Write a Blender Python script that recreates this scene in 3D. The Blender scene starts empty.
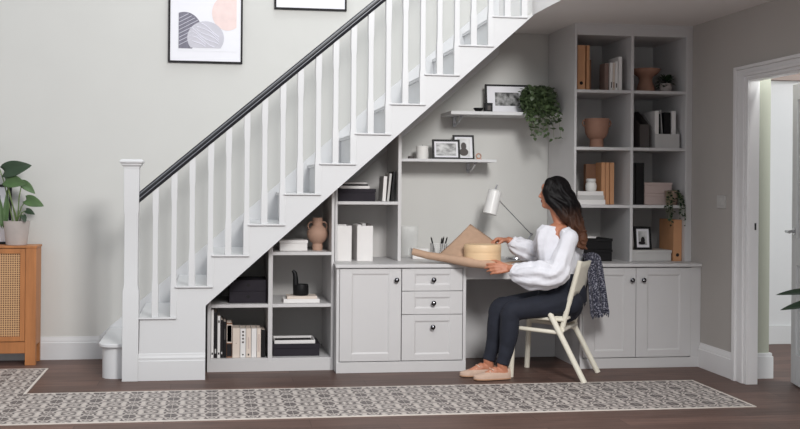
import bpy, bmesh, math, random
from mathutils import Vector, Matrix, Euler, noise
PI = math.pi
rnd = random.Random(11)
C = bpy.context.scene.collection

# ------------------------------------------------------------------ materials
def mat(name, col, rough=.5, metal=0, var=.06, scale=12, bump=0, bscale=60, trans=0, alpha=1, spec=.5, stretch=(1, 1, 1), sheen=0):
    m = bpy.data.materials.new(name); m.use_nodes = True
    nt = m.node_tree; N = nt.nodes; L = nt.links
    b = N['Principled BSDF']
    b.inputs['Roughness'].default_value = rough
    b.inputs['Metallic'].default_value = metal
    b.inputs['Specular IOR Level'].default_value = spec
    if trans: b.inputs['Transmission Weight'].default_value = trans
    if alpha < 1: b.inputs['Alpha'].default_value = alpha
    if sheen: b.inputs['Sheen Weight'].default_value = sheen
    tc = N.new('ShaderNodeTexCoord'); mp = N.new('ShaderNodeMapping')
    mp.inputs['Scale'].default_value = stretch
    L.new(tc.outputs['Object'], mp.inputs[0])
    nz = N.new('ShaderNodeTexNoise'); nz.inputs['Scale'].default_value = scale; nz.inputs['Detail'].default_value = 4
    L.new(mp.outputs[0], nz.inputs['Vector'])
    rp = N.new('ShaderNodeValToRGB')
    c = Vector(col[:3])
    rp.color_ramp.elements[0].position = .3; rp.color_ramp.elements[1].position = .7
    rp.color_ramp.elements[0].color = (*(c*(1-var)), 1); rp.color_ramp.elements[1].color = (*[min(1, x*(1+var)) for x in c], 1)
    L.new(nz.outputs['Fac'], rp.inputs[0]); L.new(rp.outputs[0], b.inputs['Base Color'])
    if bump:
        n2 = N.new('ShaderNodeTexNoise'); n2.inputs['Scale'].default_value = bscale; n2.inputs['Detail'].default_value = 5
        L.new(mp.outputs[0], n2.inputs['Vector'])
        bp = N.new('ShaderNodeBump'); bp.inputs['Strength'].default_value = bump; bp.inputs['Distance'].default_value = .01
        L.new(n2.outputs['Fac'], bp.inputs['Height']); L.new(bp.outputs[0], b.inputs['Normal'])
    return m

def s2l(r, g, b):
    f = lambda v: (v/255/12.92) if v/255 <= .04045 else ((v/255+.055)/1.055)**2.4
    return (f(r), f(g), f(b))

M = {}
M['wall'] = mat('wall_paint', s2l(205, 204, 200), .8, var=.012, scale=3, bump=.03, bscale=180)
M['hall'] = mat('hall_paint', s2l(166, 168, 155), .8, var=.012, scale=3)
M['taupe'] = mat('bulkhead_paint', s2l(150, 135, 128), .8, var=.012, scale=3)
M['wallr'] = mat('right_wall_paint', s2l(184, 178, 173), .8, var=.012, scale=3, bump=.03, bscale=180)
M['trim'] = mat('white_trim_gloss', s2l(236, 234, 234), .3, var=.008, scale=4, spec=.6)
M['ceil'] = mat('ceiling_paint', s2l(234, 231, 229), .85, var=.01, scale=3)
M['white'] = mat('white_gloss_paint', s2l(214, 214, 215), .42, var=.008, scale=4, spec=.3)
M['unit'] = mat('pale_grey_paint', s2l(206, 204, 204), .45, var=.01, scale=5)
M['unit_back'] = mat('pale_grey_board', s2l(202, 199, 196), .6, var=.012, scale=5)
M['rail'] = mat('black_rail_paint', s2l(36, 37, 42), .35, var=.05)
M['rail_glint'] = mat('rail_highlight_grey', s2l(120, 122, 128), .4, var=.04)
M['black'] = mat('satin_black', s2l(17, 16, 18), .5, var=.08, spec=.3)
M['matte_black'] = mat('matte_black', s2l(24, 22, 24), .75, var=.08)
M['char'] = mat('charcoal_board', s2l(36, 33, 35), .75, var=.06, spec=.3)
M['navybox'] = mat('dark_plum_board', s2l(41, 37, 44), .75, var=.06, spec=.3)
M['paper'] = mat('white_paper', s2l(232, 229, 227), .75, var=.015)
M['mount'] = mat('mount_white', s2l(232, 231, 236), .7, var=.01)
M['cream'] = mat('cream_paper', s2l(222, 208, 196), .75, var=.02)
M['pink'] = mat('blush_card', s2l(200, 180, 174), .75, var=.02)
M['greycard'] = mat('grey_card', s2l(196, 194, 192), .7, var=.02)
M['darkgrey'] = mat('dark_grey_card', s2l(84, 78, 76), .7, var=.03)
M['kraft'] = mat('kraft_paper', s2l(186, 154, 130), .78, var=.05, scale=30, bump=.05, bscale=40)
M['orange'] = mat('tan_card', s2l(198, 146, 106), .65, var=.04)
M['brown'] = mat('brown_card', s2l(134, 96, 72), .65, var=.05)
M['brown2'] = mat('grey_brown_cloth', s2l(128, 106, 98), .75, var=.04)
M['terracotta'] = mat('terracotta_clay', s2l(158, 118, 99), .7, var=.05, bump=.05)
M['taupeclay'] = mat('taupe_clay', s2l(178, 143, 124), .7, var=.04, bump=.05)
M['potgrey'] = mat('stone_grey_clay', s2l(178, 168, 163), .8, var=.06, bump=.1, bscale=90)
M['chrome'] = mat('chrome', s2l(185, 185, 188), .18, metal=1, var=.02)
M['darkchrome'] = mat('dark_chrome', s2l(70, 70, 74), .2, metal=1, var=.05)
M['lampwhite'] = mat('white_enamel', s2l(232, 231, 229), .3, var=.01)
M['chairw'] = mat('cream_lacquer', s2l(232, 226, 210), .42, var=.015)
M['box'] = mat('pale_bent_wood', s2l(230, 197, 156), .5, var=.06, scale=5, stretch=(1, 1, 14))
M['oak'] = mat('warm_oak', s2l(178, 116, 68), .5, var=.14, scale=5, stretch=(6, 6, .7), bump=.03)
M['skin'] = mat('warm_skin', s2l(186, 124, 96), .5, var=.05, scale=25)
M['lip'] = mat('lip_rose', s2l(150, 70, 66), .4)
M['eye'] = mat('eye_white', s2l(225, 222, 218), .25)
M['iris'] = mat('brown_iris', s2l(45, 28, 20), .2)
M['nail'] = mat('pale_nail', s2l(225, 180, 165), .3)
M['blouse'] = mat('white_cotton', s2l(226, 225, 231), .85, var=.02, scale=30, bump=.55, bscale=16, sheen=.2)
M['jeans'] = mat('dark_navy_denim', s2l(27, 30, 42), .85, var=.16, scale=16, bump=.12, bscale=30)
M['shoe'] = mat('blush_suede', s2l(194, 166, 148), .85, var=.05, scale=30, bump=.1, bscale=120)
M['sole'] = mat('tan_sole', s2l(176, 136, 108), .7, var=.05)
M['lace'] = mat('pale_lace', s2l(226, 205, 186), .8)
M['leafd'] = mat('dark_leaf', s2l(38, 58, 35), .4, var=.2, scale=14)
M['leafm'] = mat('mid_leaf', s2l(68, 95, 50), .4, var=.2, scale=14)
M['leafy'] = mat('ivy_leaf', s2l(74, 90, 60), .5, var=.42, scale=9)
M['leafo'] = mat('deep_leaf', s2l(34, 48, 36), .35, var=.2, scale=14)
M['stem'] = mat('green_stem', s2l(104, 124, 72), .5)
M['potbrown'] = mat('grey_brown_clay', s2l(150, 128, 115), .8, var=.06)
M['soil'] = mat('dark_soil', s2l(52, 40, 32), .95, var=.3, scale=60)
M['lav'] = mat('lavender_grey_ink', s2l(122, 120, 132), .8, var=.1, scale=40, stretch=(1, 1, .2))
M['hatch'] = mat('pale_grey_ink', s2l(198, 196, 204), .8, var=.04)
M['inkline'] = mat('lavender_line', s2l(226, 224, 234), .8)
M['blush'] = mat('blush_wash_ink', s2l(234, 212, 208), .8, var=.06, scale=14)
M['copper'] = mat('copper', s2l(190, 146, 128), .4, metal=.5)
M['wax'] = mat('candle_wax', s2l(236, 234, 230), .5, var=.01)
M['plug'] = mat('pale_switch_plastic', s2l(200, 197, 194), .4, var=.01)
M['hole_shade'] = mat('hole_shade_black', s2l(20, 18, 20), .8)

def new_mat(name):
    m = bpy.data.materials.new(name); m.use_nodes = True
    return m, m.node_tree.nodes, m.node_tree.links, m.node_tree.nodes['Principled BSDF']
def mth(N, L, op, a, b=None, c=None):
    n = N.new('ShaderNodeMath'); n.operation = op
    for i, v in enumerate((a, b, c)):
        if v is None: continue
        if isinstance(v, (int, float)): n.inputs[i].default_value = v
        else: L.new(v, n.inputs[i])
    return n.outputs[0]
def mixc(N, L, f, a, b):
    n = N.new('ShaderNodeMix'); n.data_type = 'RGBA'
    if isinstance(f, (int, float)): n.inputs[0].default_value = f
    else: L.new(f, n.inputs[0])
    for i, v in ((6, a), (7, b)):
        if isinstance(v, tuple): n.inputs[i].default_value = (*v[:3], 1)
        else: L.new(v, n.inputs[i])
    return n.outputs[2]

def floor_mat():
    m, N, L, b = new_mat('dark_wood_planks')
    tc = N.new('ShaderNodeTexCoord')
    br = N.new('ShaderNodeTexBrick'); L.new(tc.outputs['Object'], br.inputs[0])
    br.inputs['Scale'].default_value = 1; br.inputs['Brick Width'].default_value = 1.25; br.inputs['Row Height'].default_value = .16
    br.inputs['Mortar Size'].default_value = .0015; br.inputs['Color1'].default_value = (*s2l(88, 69, 62), 1); br.inputs['Color2'].default_value = (*s2l(112, 88, 79), 1)
    br.inputs['Mortar'].default_value = (*s2l(50, 38, 34), 1); br.offset = .37
    mp = N.new('ShaderNodeMapping'); mp.inputs['Scale'].default_value = (1.2, 16, 1); L.new(tc.outputs['Object'], mp.inputs[0])
    nz = N.new('ShaderNodeTexNoise'); nz.inputs['Scale'].default_value = 2.2; nz.inputs['Detail'].default_value = 7; nz.inputs['Roughness'].default_value = .65
    L.new(mp.outputs[0], nz.inputs['Vector'])
    rp = N.new('ShaderNodeValToRGB'); rp.color_ramp.elements[0].position = .3; rp.color_ramp.elements[1].position = .72
    rp.color_ramp.elements[0].color = (.62, .6, .59, 1); rp.color_ramp.elements[1].color = (1.3, 1.24, 1.22, 1)
    L.new(nz.outputs['Fac'], rp.inputs[0])
    mx = N.new('ShaderNodeMix'); mx.data_type = 'RGBA'; mx.blend_type = 'MULTIPLY'; mx.inputs[0].default_value = 1
    L.new(br.outputs['Color'], mx.inputs[6]); L.new(rp.outputs[0], mx.inputs[7]); L.new(mx.outputs[2], b.inputs['Base Color'])
    b.inputs['Roughness'].default_value = .5; b.inputs['Specular IOR Level'].default_value = .35
    bp = N.new('ShaderNodeBump'); bp.inputs['Strength'].default_value = .08; bp.inputs['Distance'].default_value = .01
    L.new(nz.outputs['Fac'], bp.inputs['Height']); L.new(bp.outputs[0], b.inputs['Normal'])
    return m
M['floor'] = floor_mat()

def tile_mat():
    # encaustic style tile: mirrored quarter pattern of eyes and scrolls
    m, N, L, b = new_mat('patterned_tile')
    tc = N.new('ShaderNodeTexCoord'); sp = N.new('ShaderNodeSeparateXYZ'); L.new(tc.outputs['Object'], sp.inputs[0])
    T = .226
    def fold(o, off):
        q = mth(N, L, 'DIVIDE', mth(N, L, 'ADD', o, off), T)
        fr = mth(N, L, 'FRACT', q)
        return mth(N, L, 'ABSOLUTE', mth(N, L, 'SUBTRACT', fr, .5)), fr
    u0, fu = fold(sp.outputs[0], 10.03); v0, fv = fold(sp.outputs[1], 10.0)
    u = mth(N, L, 'ADD', u0, mth(N, L, 'MULTIPLY', mth(N, L, 'SINE', mth(N, L, 'MULTIPLY', v0, 21)), .045))
    v = mth(N, L, 'ADD', v0, mth(N, L, 'MULTIPLY', mth(N, L, 'SINE', mth(N, L, 'MULTIPLY', u0, 17)), .05))
    cosu = mth(N, L, 'COSINE', mth(N, L, 'MULTIPLY', u, 2*PI)); cosv = mth(N, L, 'COSINE', mth(N, L, 'MULTIPLY', v, 2*PI))
    cos2 = mth(N, L, 'COSINE', mth(N, L, 'MULTIPLY', u, 4*PI)); cv2 = mth(N, L, 'COSINE', mth(N, L, 'MULTIPLY', v, 4*PI))
    fld = mth(N, L, 'ADD', mth(N, L, 'MULTIPLY', cosu, 1.0), mth(N, L, 'MULTIPLY', cosv, 1.25))
    fld = mth(N, L, 'ADD', fld, mth(N, L, 'MULTIPLY', mth(N, L, 'MULTIPLY', cos2, cv2), .35))
    w1 = mth(N, L, 'MULTIPLY', mth(N, L, 'SINE', mth(N, L, 'MULTIPLY', fld, 5.6)), 3.0)
    pat = mth(N, L, 'MINIMUM', 1, mth(N, L, 'MAXIMUM', 0, mth(N, L, 'ADD', w1, -.1)))
    nz = N.new('ShaderNodeTexNoise'); nz.inputs['Scale'].default_value = 30; L.new(tc.outputs['Object'], nz.inputs['Vector'])
    pale = mixc(N, L, nz.outputs['Fac'], s2l(200, 192, 186), s2l(184, 174, 167)); dark = mixc(N, L, nz.outputs['Fac'], s2l(88, 82, 82), s2l(104, 96, 94))
    col = mixc(N, L, pat, pale, dark)
    g1 = mth(N, L, 'GREATER_THAN', u0, .492); g2 = mth(N, L, 'GREATER_THAN', v0, .494)
    col = mixc(N, L, mth(N, L, 'MAXIMUM', g1, g2), col, s2l(176, 168, 162))
    L.new(col, b.inputs['Base Color']); b.inputs['Roughness'].default_value = .6; b.inputs['Specular IOR Level'].default_value = .3
    return m
M['tile'] = tile_mat()
M['tile_edge'] = mat('pale_border_strip', s2l(214, 206, 198), .6, var=.02)

def cane_mat():
    m, N, L, b = new_mat('woven_cane')
    tc = N.new('ShaderNodeTexCoord'); sp = N.new('ShaderNodeSeparateXYZ'); L.new(tc.outputs['Object'], sp.inputs[0])
    P = .0155
    fu = mth(N, L, 'FRACT', mth(N, L, 'DIVIDE', mth(N, L, 'ADD', sp.outputs[0], 10), P)); fv = mth(N, L, 'FRACT', mth(N, L, 'DIVIDE', mth(N, L, 'ADD', sp.outputs[2], 10), P))
    du = mth(N, L, 'SUBTRACT', fu, .5); dv = mth(N, L, 'SUBTRACT', fv, .5)
    d = mth(N, L, 'SQRT', mth(N, L, 'ADD', mth(N, L, 'MULTIPLY', du, du), mth(N, L, 'MULTIPLY', dv, dv)))
    L.new(mixc(N, L, mth(N, L, 'LESS_THAN', d, .33), s2l(203, 160, 116), s2l(92, 58, 38)), b.inputs['Base Color'])
    b.inputs['Roughness'].default_value = .6
    return m
M['cane'] = cane_mat()

def hair_mat():
    m, N, L, b = new_mat('dark_brown_hair')
    tc = N.new('ShaderNodeTexCoord'); sp = N.new('ShaderNodeSeparateXYZ'); L.new(tc.outputs['Object'], sp.inputs[0])
    mp = N.new('ShaderNodeMapping'); mp.inputs['Scale'].default_value = (60, 60, 6); L.new(tc.outputs['Object'], mp.inputs[0])
    nz = N.new('ShaderNodeTexNoise'); nz.inputs['Scale'].default_value = 1.5; nz.inputs['Detail'].default_value = 3; L.new(mp.outputs[0], nz.inputs['Vector'])
    h = mth(N, L, 'ADD', sp.outputs[2], mth(N, L, 'MULTIPLY', mth(N, L, 'SUBTRACT', nz.outputs['Fac'], .5), .12))
    rp = N.new('ShaderNodeValToRGB'); e = rp.color_ramp.elements
    e[0].position = .0; e[0].color = (*s2l(96, 64, 48), 1); e[1].position = 1; e[1].color = (*s2l(16, 13, 14), 1)
    L.new(mth(N, L, 'DIVIDE', mth(N, L, 'SUBTRACT', h, .92), .24), rp.inputs[0])     # dyed: brown lengths, black crown
    L.new(rp.outputs[0], b.inputs['Base Color']); b.inputs['Roughness'].default_value = .5; b.inputs['Specular IOR Level'].default_value = .14
    bp = N.new('ShaderNodeBump'); bp.inputs['Strength'].default_value = .35; bp.inputs['Distance'].default_value = .006
    L.new(nz.outputs['Fac'], bp.inputs['Height']); L.new(bp.outputs[0], b.inputs['Normal'])
    return m
M['hair'] = hair_mat()

def scarf_mat():
    m, N, L, b = new_mat('navy_fleck_knit')
    tc = N.new('ShaderNodeTexCoord'); vo = N.new('ShaderNodeTexNoise'); vo.inputs['Scale'].default_value = 95; vo.inputs['Detail'].default_value = 2; L.new(tc.outputs['Object'], vo.inputs['Vector'])
    rp = N.new('ShaderNodeValToRGB'); e = rp.color_ramp.elements; e[0].position = .48; e[0].color = (*s2l(42, 43, 58), 1); e[1].position = .66; e[1].color = (*s2l(150, 150, 162), 1)
    L.new(vo.outputs['Fac'], rp.inputs[0]); L.new(rp.outputs[0], b.inputs['Base Color']); b.inputs['Roughness'].default_value = .95
    return m
M['scarf'] = scarf_mat()

def photo_mat(name, sc, lo, hi, seed, stretch=(1, 1, 1)):
    m, N, L, b = new_mat(name)
    tc = N.new('ShaderNodeTexCoord'); mp = N.new('ShaderNodeMapping'); mp.inputs['Location'].default_value = (seed, 0, seed); mp.inputs['Scale'].default_value = stretch; L.new(tc.outputs['Object'], mp.inputs[0])
    nz = N.new('ShaderNodeTexNoise'); nz.inputs['Scale'].default_value = sc; nz.inputs['Detail'].default_value = 6; L.new(mp.outputs[0], nz.inputs['Vector'])
    rp = N.new('ShaderNodeValToRGB'); e = rp.color_ramp.elements; e[0].position = .38; e[0].color = (*s2l(lo, lo, lo), 1); e[1].position = .62; e[1].color = (*s2l(hi, hi, hi), 1)
    L.new(nz.outputs['Fac'], rp.inputs[0]); L.new(rp.outputs[0], b.inputs['Base Color']); b.inputs['Roughness'].default_value = .35
    return m
M['ph1'] = photo_mat('grey_hillside_print', 14, 95, 200, 3, (1, 1, 2)); M['ph2'] = photo_mat('pale_portrait_print', 10, 190, 222, 5)
M['ph3'] = photo_mat('dark_garden_print', 22, 45, 165, 9); M['ph4'] = photo_mat('pale_grey_print', 12, 150, 215, 12)
gl = bpy.data.materials.new('clear_glass'); gl.use_nodes = True
g = gl.node_tree.nodes['Principled BSDF']; g.inputs['Base Color'].default_value = (.95, .96, .95, 1); g.inputs['Alpha'].default_value = .16; g.inputs['Roughness'].default_value = .05
M['glass'] = gl
gm = mat('white_wire_mesh', s2l(205, 205, 205), .4, alpha=.62); M['mesh'] = gm

# ------------------------------------------------------------------ mesh helpers
class MB:
    def __init__(s): s.bm = bmesh.new()
    def faces(s, vs, fs):
        v = [s.bm.verts.new(p) for p in vs]
        for f in fs:
            try: s.bm.faces.new([v[i] for i in f])
            except ValueError: pass
        return v
    def box(s, x0, x1, y0, y1, z0, z1):
        s.faces([(x0, y0, z0), (x1, y0, z0), (x1, y1, z0), (x0, y1, z0), (x0, y0, z1), (x1, y0, z1), (x1, y1, z1), (x0, y1, z1)],
                [(0, 3, 2, 1), (4, 5, 6, 7), (0, 1, 5, 4), (1, 2, 6, 5), (2, 3, 7, 6), (3, 0, 4, 7)]); return s
    def prism(s, pts, y0, y1):      # polygon in XZ (counter-clockwise seen from -Y), extruded in Y
        n = len(pts)
        s.faces([(x, y0, z) for x, z in pts]+[(x, y1, z) for x, z in pts],
                [tuple(range(n)), tuple(range(2*n-1, n-1, -1))]+[(i, i+n, (i+1) % n+n, (i+1) % n) for i in range(n)]); return s
    def prismz(s, pts, z0, z1):
        n = len(pts)
        s.faces([(x, y, z0) for x, y in pts]+[(x, y, z1) for x, y in pts],
                [tuple(range(n-1, -1, -1)), tuple(range(n, 2*n))]+[(i, (i+1) % n, (i+1) % n+n, i+n) for i in range(n)]); return s
    def prismx(s, pts, x0, x1):     # polygon in YZ
        n = len(pts)
        s.faces([(x0, y, z) for y, z in pts]+[(x1, y, z) for y, z in pts],
                [tuple(range(n)), tuple(range(2*n-1, n-1, -1))]+[(i, i+n, (i+1) % n+n, (i+1) % n) for i in range(n)]); return s
    def lathe(s, prof, c=(0, 0, 0), n=28, axis='z'):
        rings = []
        for r, z in prof:
            ring = []
            for i in range(n):
                a = 2*PI*i/n; p = (r*math.cos(a), r*math.sin(a), z)
                if axis == 'y': p = (p[0], z, p[1])
                if axis == 'x': p = (z, p[0], p[1])
                ring.append(s.bm.verts.new((p[0]+c[0], p[1]+c[1], p[2]+c[2])))
            rings.append(ring)
        for a, b in zip(rings, rings[1:]):
            for i in range(n): s.bm.faces.new((a[i], a[(i+1) % n], b[(i+1) % n], b[i]))
        s.bm.faces.new(rings[0][::-1]); s.bm.faces.new(rings[-1]); return s
    def tube(s, path, rad, n=10, cap=True, flat=None, up=None, rfun=None, closed=False):
        P = [Vector(p) for p in path]; m = len(P)
        if not isinstance(rad, (list, tuple)): rad = [rad]*m
        rings = []; prev = None
        for i in range(m):
            if closed: t = P[(i+1) % m]-P[i-1]
            else: t = (P[min(i+1, m-1)]-P[max(i-1, 0)])
            t.normalize()
            if prev is None:
                u = Vector(up) if up else (Vector((0, 0, 1)) if abs(t.z) < .9 else Vector((0, 1, 0)))
                prev = u
            u = (prev-t*prev.dot(t)).normalized(); prev = u; w = t.cross(u)
            ring = []
            for k in range(n):
                a = 2*PI*k/n; r = rad[i]
                ru, rw = (r, r) if not isinstance(r, tuple) else r
                if rfun: f = rfun(i/(m-1), a); ru *= f; rw *= f
                ring.append(s.bm.verts.new(P[i]+u*ru*math.cos(a)+w*rw*math.sin(a)))
            rings.append(ring)
        pr = list(zip(rings, rings[1:]))+([(rings[-1], rings[0])] if closed else [])
        for a, b in pr:
            for k in range(n): s.bm.faces.new((a[k], a[(k+1) % n], b[(k+1) % n], b[k]))
        if cap and not closed: s.bm.faces.new(rings[0][::-1]); s.bm.faces.new(rings[-1])
        return s
    def ball(s, c, r, rot=None, seg=16):
        if not isinstance(r, (tuple, list)): r = (r, r, r)
        mt = Matrix.Translation(c)@(rot.to_matrix().to_4x4() if rot else Matrix.Identity(4))@Matrix.Diagonal((*r, 1))
        bmesh.ops.create_uvsphere(s.bm, u_segments=seg, v_segments=seg*3//4, radius=1, matrix=mt); return s
    def limb(s, pts, rad, n=14):    # tube with round ends for blending
        s.tube(pts, rad, n)
        for p, r in ((pts[0], rad[0]), (pts[-1], rad[-1])):
            rr = r if not isinstance(r, tuple) else sum(r)/2
            s.ball(p, rr, seg=12)
        return s
    def grid(s, f, nu, nv):
        V = [[s.bm.verts.new(f(i/nu, j/nv)) for j in range(nv+1)] for i in range(nu+1)]
        for i in range(nu):
            for j in range(nv): s.bm.faces.new((V[i][j], V[i+1][j], V[i+1][j+1], V[i][j+1]))
        return s
    def build(s, name, m, parent=None, bev=.0015, smooth=35, world=True, normals=True, solid=0, loc=None):
        bm = s.bm
        if normals: bmesh.ops.recalc_face_normals(bm, faces=bm.faces[:])
        if parent is not None:
            off = -Vector(parent.get('_o', (0, 0, 0))) if world else Vector()
            if world: bmesh.ops.translate(bm, verts=bm.verts[:], vec=off)
            org = Vector()
        elif world:
            vs = bm.verts
            xs = [v.co.x for v in vs]; ys = [v.co.y for v in vs]; z0 = min(v.co.z for v in vs)
            org = Vector(((min(xs)+max(xs))/2, (min(ys)+max(ys))/2, z0))
            bmesh.ops.translate(bm, verts=bm.verts[:], vec=-org)
        else: org = Vector(loc or (0, 0, 0))
        me = bpy.data.meshes.new(name); bm.to_mesh(me); bm.free()
        for p in me.polygons: p.use_smooth = True
        try: me.set_sharp_from_angle(angle=math.radians(smooth))
        except Exception: pass
        me.materials.append(m if not isinstance(m, str) else M[m])
        o = bpy.data.objects.new(name, me); C.objects.link(o)
        o.location = org
        if parent is not None:
            o.parent = parent
            pw = Vector(parent.get('_o', (0, 0, 0))) if world else Vector()
            o['_o'] = list(pw)
        else: o['_o'] = list(org)
        if solid:
            md = o.modifiers.new('Solid', 'SOLIDIFY'); md.thickness = solid; md.offset = 0
        if bev:
            md = o.modifiers.new('Bevel', 'BEVEL'); md.width = bev; md.segments = 2; md.limit_method = 'ANGLE'; md.angle_limit = math.radians(40)
        return o

def tag(o, label=None, cat=None, group=None, kind=None):
    if label: o['label'] = label
    if cat: o['category'] = cat
    if group: o['group'] = group
    if kind: o['kind'] = kind
    return o
def thing(name, loc, label, cat, group=None, rz=0):
    o = bpy.data.objects.new(name, None); C.objects.link(o); o.location = loc; o.rotation_euler = (0, 0, rz)
    o.empty_display_size = .05; o['_o'] = list(loc)
    return tag(o, label, cat, group)
def struct(name, mb, m, **k):
    return tag(mb.build(name, m, **k), kind='structure')
def dup(root, loc, label, rz=None, group=None):
    r = root.copy(); C.objects.link(r); r.location = loc; r['label'] = label
    if rz is not None: r.rotation_euler = (0, 0, rz)
    if group: r['group'] = group
    for ch in list(root.children):
        c = ch.copy(); C.objects.link(c); c.parent = r
        for g2 in ch.children:
            d = g2.copy(); C.objects.link(d); d.parent = c
    return r
def B(*a): return MB().box(*a)

# ------------------------------------------------------------------ setting
WX, WY, CH = 3.49, 7.90, 2.475            # right wall, back wall, ceiling
struct('floor', B(-4.2, 6.2, -1, 9.6, -.06, 0), 'floor', bev=0)
struct('wall_back', B(-4.2, 3.6, WY, WY+.12, 0, 5.2), 'wall', bev=0)
D0, D1, DH = 5.66, 6.47, 2.015           # doorway in the right wall
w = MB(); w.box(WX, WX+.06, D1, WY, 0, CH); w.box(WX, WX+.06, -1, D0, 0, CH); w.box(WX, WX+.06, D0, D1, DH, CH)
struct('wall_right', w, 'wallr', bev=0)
struct('ceiling', B(2.185, 3.6, -1, WY, CH, CH+.26), 'ceil', bev=0)
def skirt_profile(h=.165, t=.018):
    return [(0, 0), (-t, 0), (-t, h*.74), (-t*.75, h*.77), (-t*.8, h*.84), (-t*.35, h*.93), (-t*.3, h), (0, h)]
struct('baseboard_back', MB().prismx([(WY+y, z) for y, z in skirt_profile()], -4.2, -.80), 'white', bev=0)
sk = MB(); pts = [(WX+y, z) for y, z in skirt_profile(.175, .02)]
n = len(pts); y0, y1 = 6.62, 7.127
sk.faces([(x, y0, z) for x, z in pts]+[(x, y1, z) for x, z in pts], [tuple(range(n)), tuple(range(2*n-1, n-1, -1))]+[(i, i+n, (i+1) % n+n, (i+1) % n) for i in range(n)])
struct('baseboard_right', sk, 'trim', bev=0)
# architrave with stepped moulding
tr = MB()
for (lo, hi, t) in ((-.018, .02, .016), (.02, .062, .026), (.062, .108, .02), (.108, .148, .034)):
    tr.box(WX-t, WX, D1+lo, D1+hi, 0, DH+hi*.55)          # far upright
    tr.box(WX-t, WX, D0-hi*.55, D0-lo*.55, 0, DH+hi*.55)  # near upright
    tr.box(WX-t, WX, D0-lo*.55, D1+lo, DH+lo*.55, DH+hi*.55)
struct('trim_1', tr, 'trim', bev=.003)
jb = MB(); jb.box(WX-.004, WX+.066, D1-.02, D1, 0, DH); jb.box(WX-.004, WX+.066, D0, D0+.02, 0, DH); jb.box(WX-.004, WX+.066, D0, D1, DH-.02, DH)
jamb = struct('trim_2', jb, 'trim', bev=.002)
B(WX+.036, WX+.048, D1-.0215, D1-.019, 1.015, 1.06).build('strike_plate', 'darkchrome', jamb, bev=0)
# hall beyond the doorway
struct('wall_hall', B(3.55, 3.752, 6.66, 6.78, 0, 2.6), 'hall', bev=0)
hs = MB(); hs.box(3.55, 3.775, 6.64, 6.66, 0, .15); hs.box(3.752, 3.775, 6.66, 6.79, 0, .15); hs.box(3.55, 3.768, 6.646, 6.66, .15, .172); hs.box(3.752, 3.768, 6.66, 6.79, .15, .172)
struct('baseboard_hall', hs, 'white')
struct('wall_far', B(3.6, 6.2, 8.1, 8.2, 0, 2.175), 'white', bev=0)
struct('baseboard_far', B(3.6, 6.2, 8.075, 8.1, 0, .157), 'white', bev=.004)
struct('trim_3', B(3.6, 6.2, 8.02, 8.2, 2.175, 2.75), 'taupe', bev=0)
# ajar door leaf, hinged on the near jamb
door = tag(bpy.data.objects.new('door_1', None), kind='structure'); C.objects.link(door)
door.location = (3.605, 5.69, .008); door.rotation_euler = (0, 0, math.radians(-14)); door['_o'] = [0, 0, 0]
DW = .80
lf = MB(); lf.box(0, .04, 0, .10, 0, 1.97); lf.box(0, .04, DW-.10, DW, 0, 1.97); lf.box(0, .04, .1, DW-.1, 1.86, 1.97); lf.box(0, .04, .1, DW-.1, 0, .20); lf.box(0, .04, .1, DW-.1, .78, .96)
lf.box(.012, .03, .1, DW-.1, .2, .78); lf.box(.012, .03, .1, DW-.1, .96, 1.86)
lf.build('leaf', 'white', door, world=False, bev=.004)
hd = MB(); hd.tube([(-.004, DW-.06, 1.0), (.0, DW-.06, 1.0)], .026, 20); hd.tube([(0, DW-.06, 1.0), (-.05, DW-.06, 1.0), (-.058, DW-.075, 1.0), (-.06, DW-.16, .998)], .009, 10)
hd.build('handle', 'chrome', door, world=False, bev=0)
lt = thing('light_switch', (WX, 6.82, 1.15), 'pale double rocker switch on the right wall beside the doorway', 'light switch')
B(WX-.009, WX, 6.765, 6.885, 1.148, 1.238).build('plate', 'plug', lt)
B(WX-.013, WX-.009, 6.785, 6.822, 1.168, 1.218).build('rocker', 'plug', lt); B(WX-.013, WX-.009, 6.828, 6.865, 1.168, 1.218).build('rocker', 'plug', lt)

# patterned tile runner laid in the floor, with its pale edge strip
rn = thing('tile_runner', (1, 6.2, 0), 'long grey and cream patterned tile runner laid along the dark wood floor', 'rug')
MB().prismz([(-4.0, 5.805), (3.172, 5.805), (3.172, 6.61), (-1.125, 6.61), (-1.125, 7.49), (-4.0, 7.49)], 0, .004).build('tiles', 'tile', rn, bev=0)
e = MB(); e.box(-4.0, 3.187, 5.79, 5.805, 0, .0045); e.box(3.172, 3.187, 5.805, 6.625, 0, .0045); e.box(-1.11, 3.172, 6.61, 6.625, 0, .0045); e.box(-1.125, -1.11, 6.61, 7.505, 0, .0045); e.box(-4.0, -1.125, 7.49, 7.505, 0, .0045)
e.build('border', 'tile_edge', rn, bev=0)

# ------------------------------------------------------------------ staircase
G, R0, T0, L0 = .2365, .2045, .412, -.466
SL = R0/G
st = thing('staircase', (.8, 7.4, 0), 'white painted staircase with black handrail rising to the right', 'staircase')
K = 11
def tz(k): return T0+R0*(k-1)
def tx(k): return L0+G*(k-1)
sof = lambda x: .487+.8935*(x+.035)
pts = [(-.035, 0.0), (-.035, sof(-.035)), (2.185, sof(2.185)), (2.185, tz(K)-.011)]
pts[3] = (2.185, max(tz(K)-.011, sof(2.185)+.001))
for k in range(K, 0, -1):
    pts += [(tx(k)+.006, tz(k)-.011)]
    if k > 1: pts += [(tx(k)+.006, tz(k-1)-.011)]
pts += [(-.466, .0)]
pts = [p for i, p in enumerate(pts) if i == 0 or p != pts[i-1]]
MB().prism(pts, 7.0, 7.04).build('side_string', 'white', st, bev=.002)
sp = MB()
for (h, y) in ((.135, 6.984), (.15, 6.988), (.162, 6.994), (.175, 6.998)): pass
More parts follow.
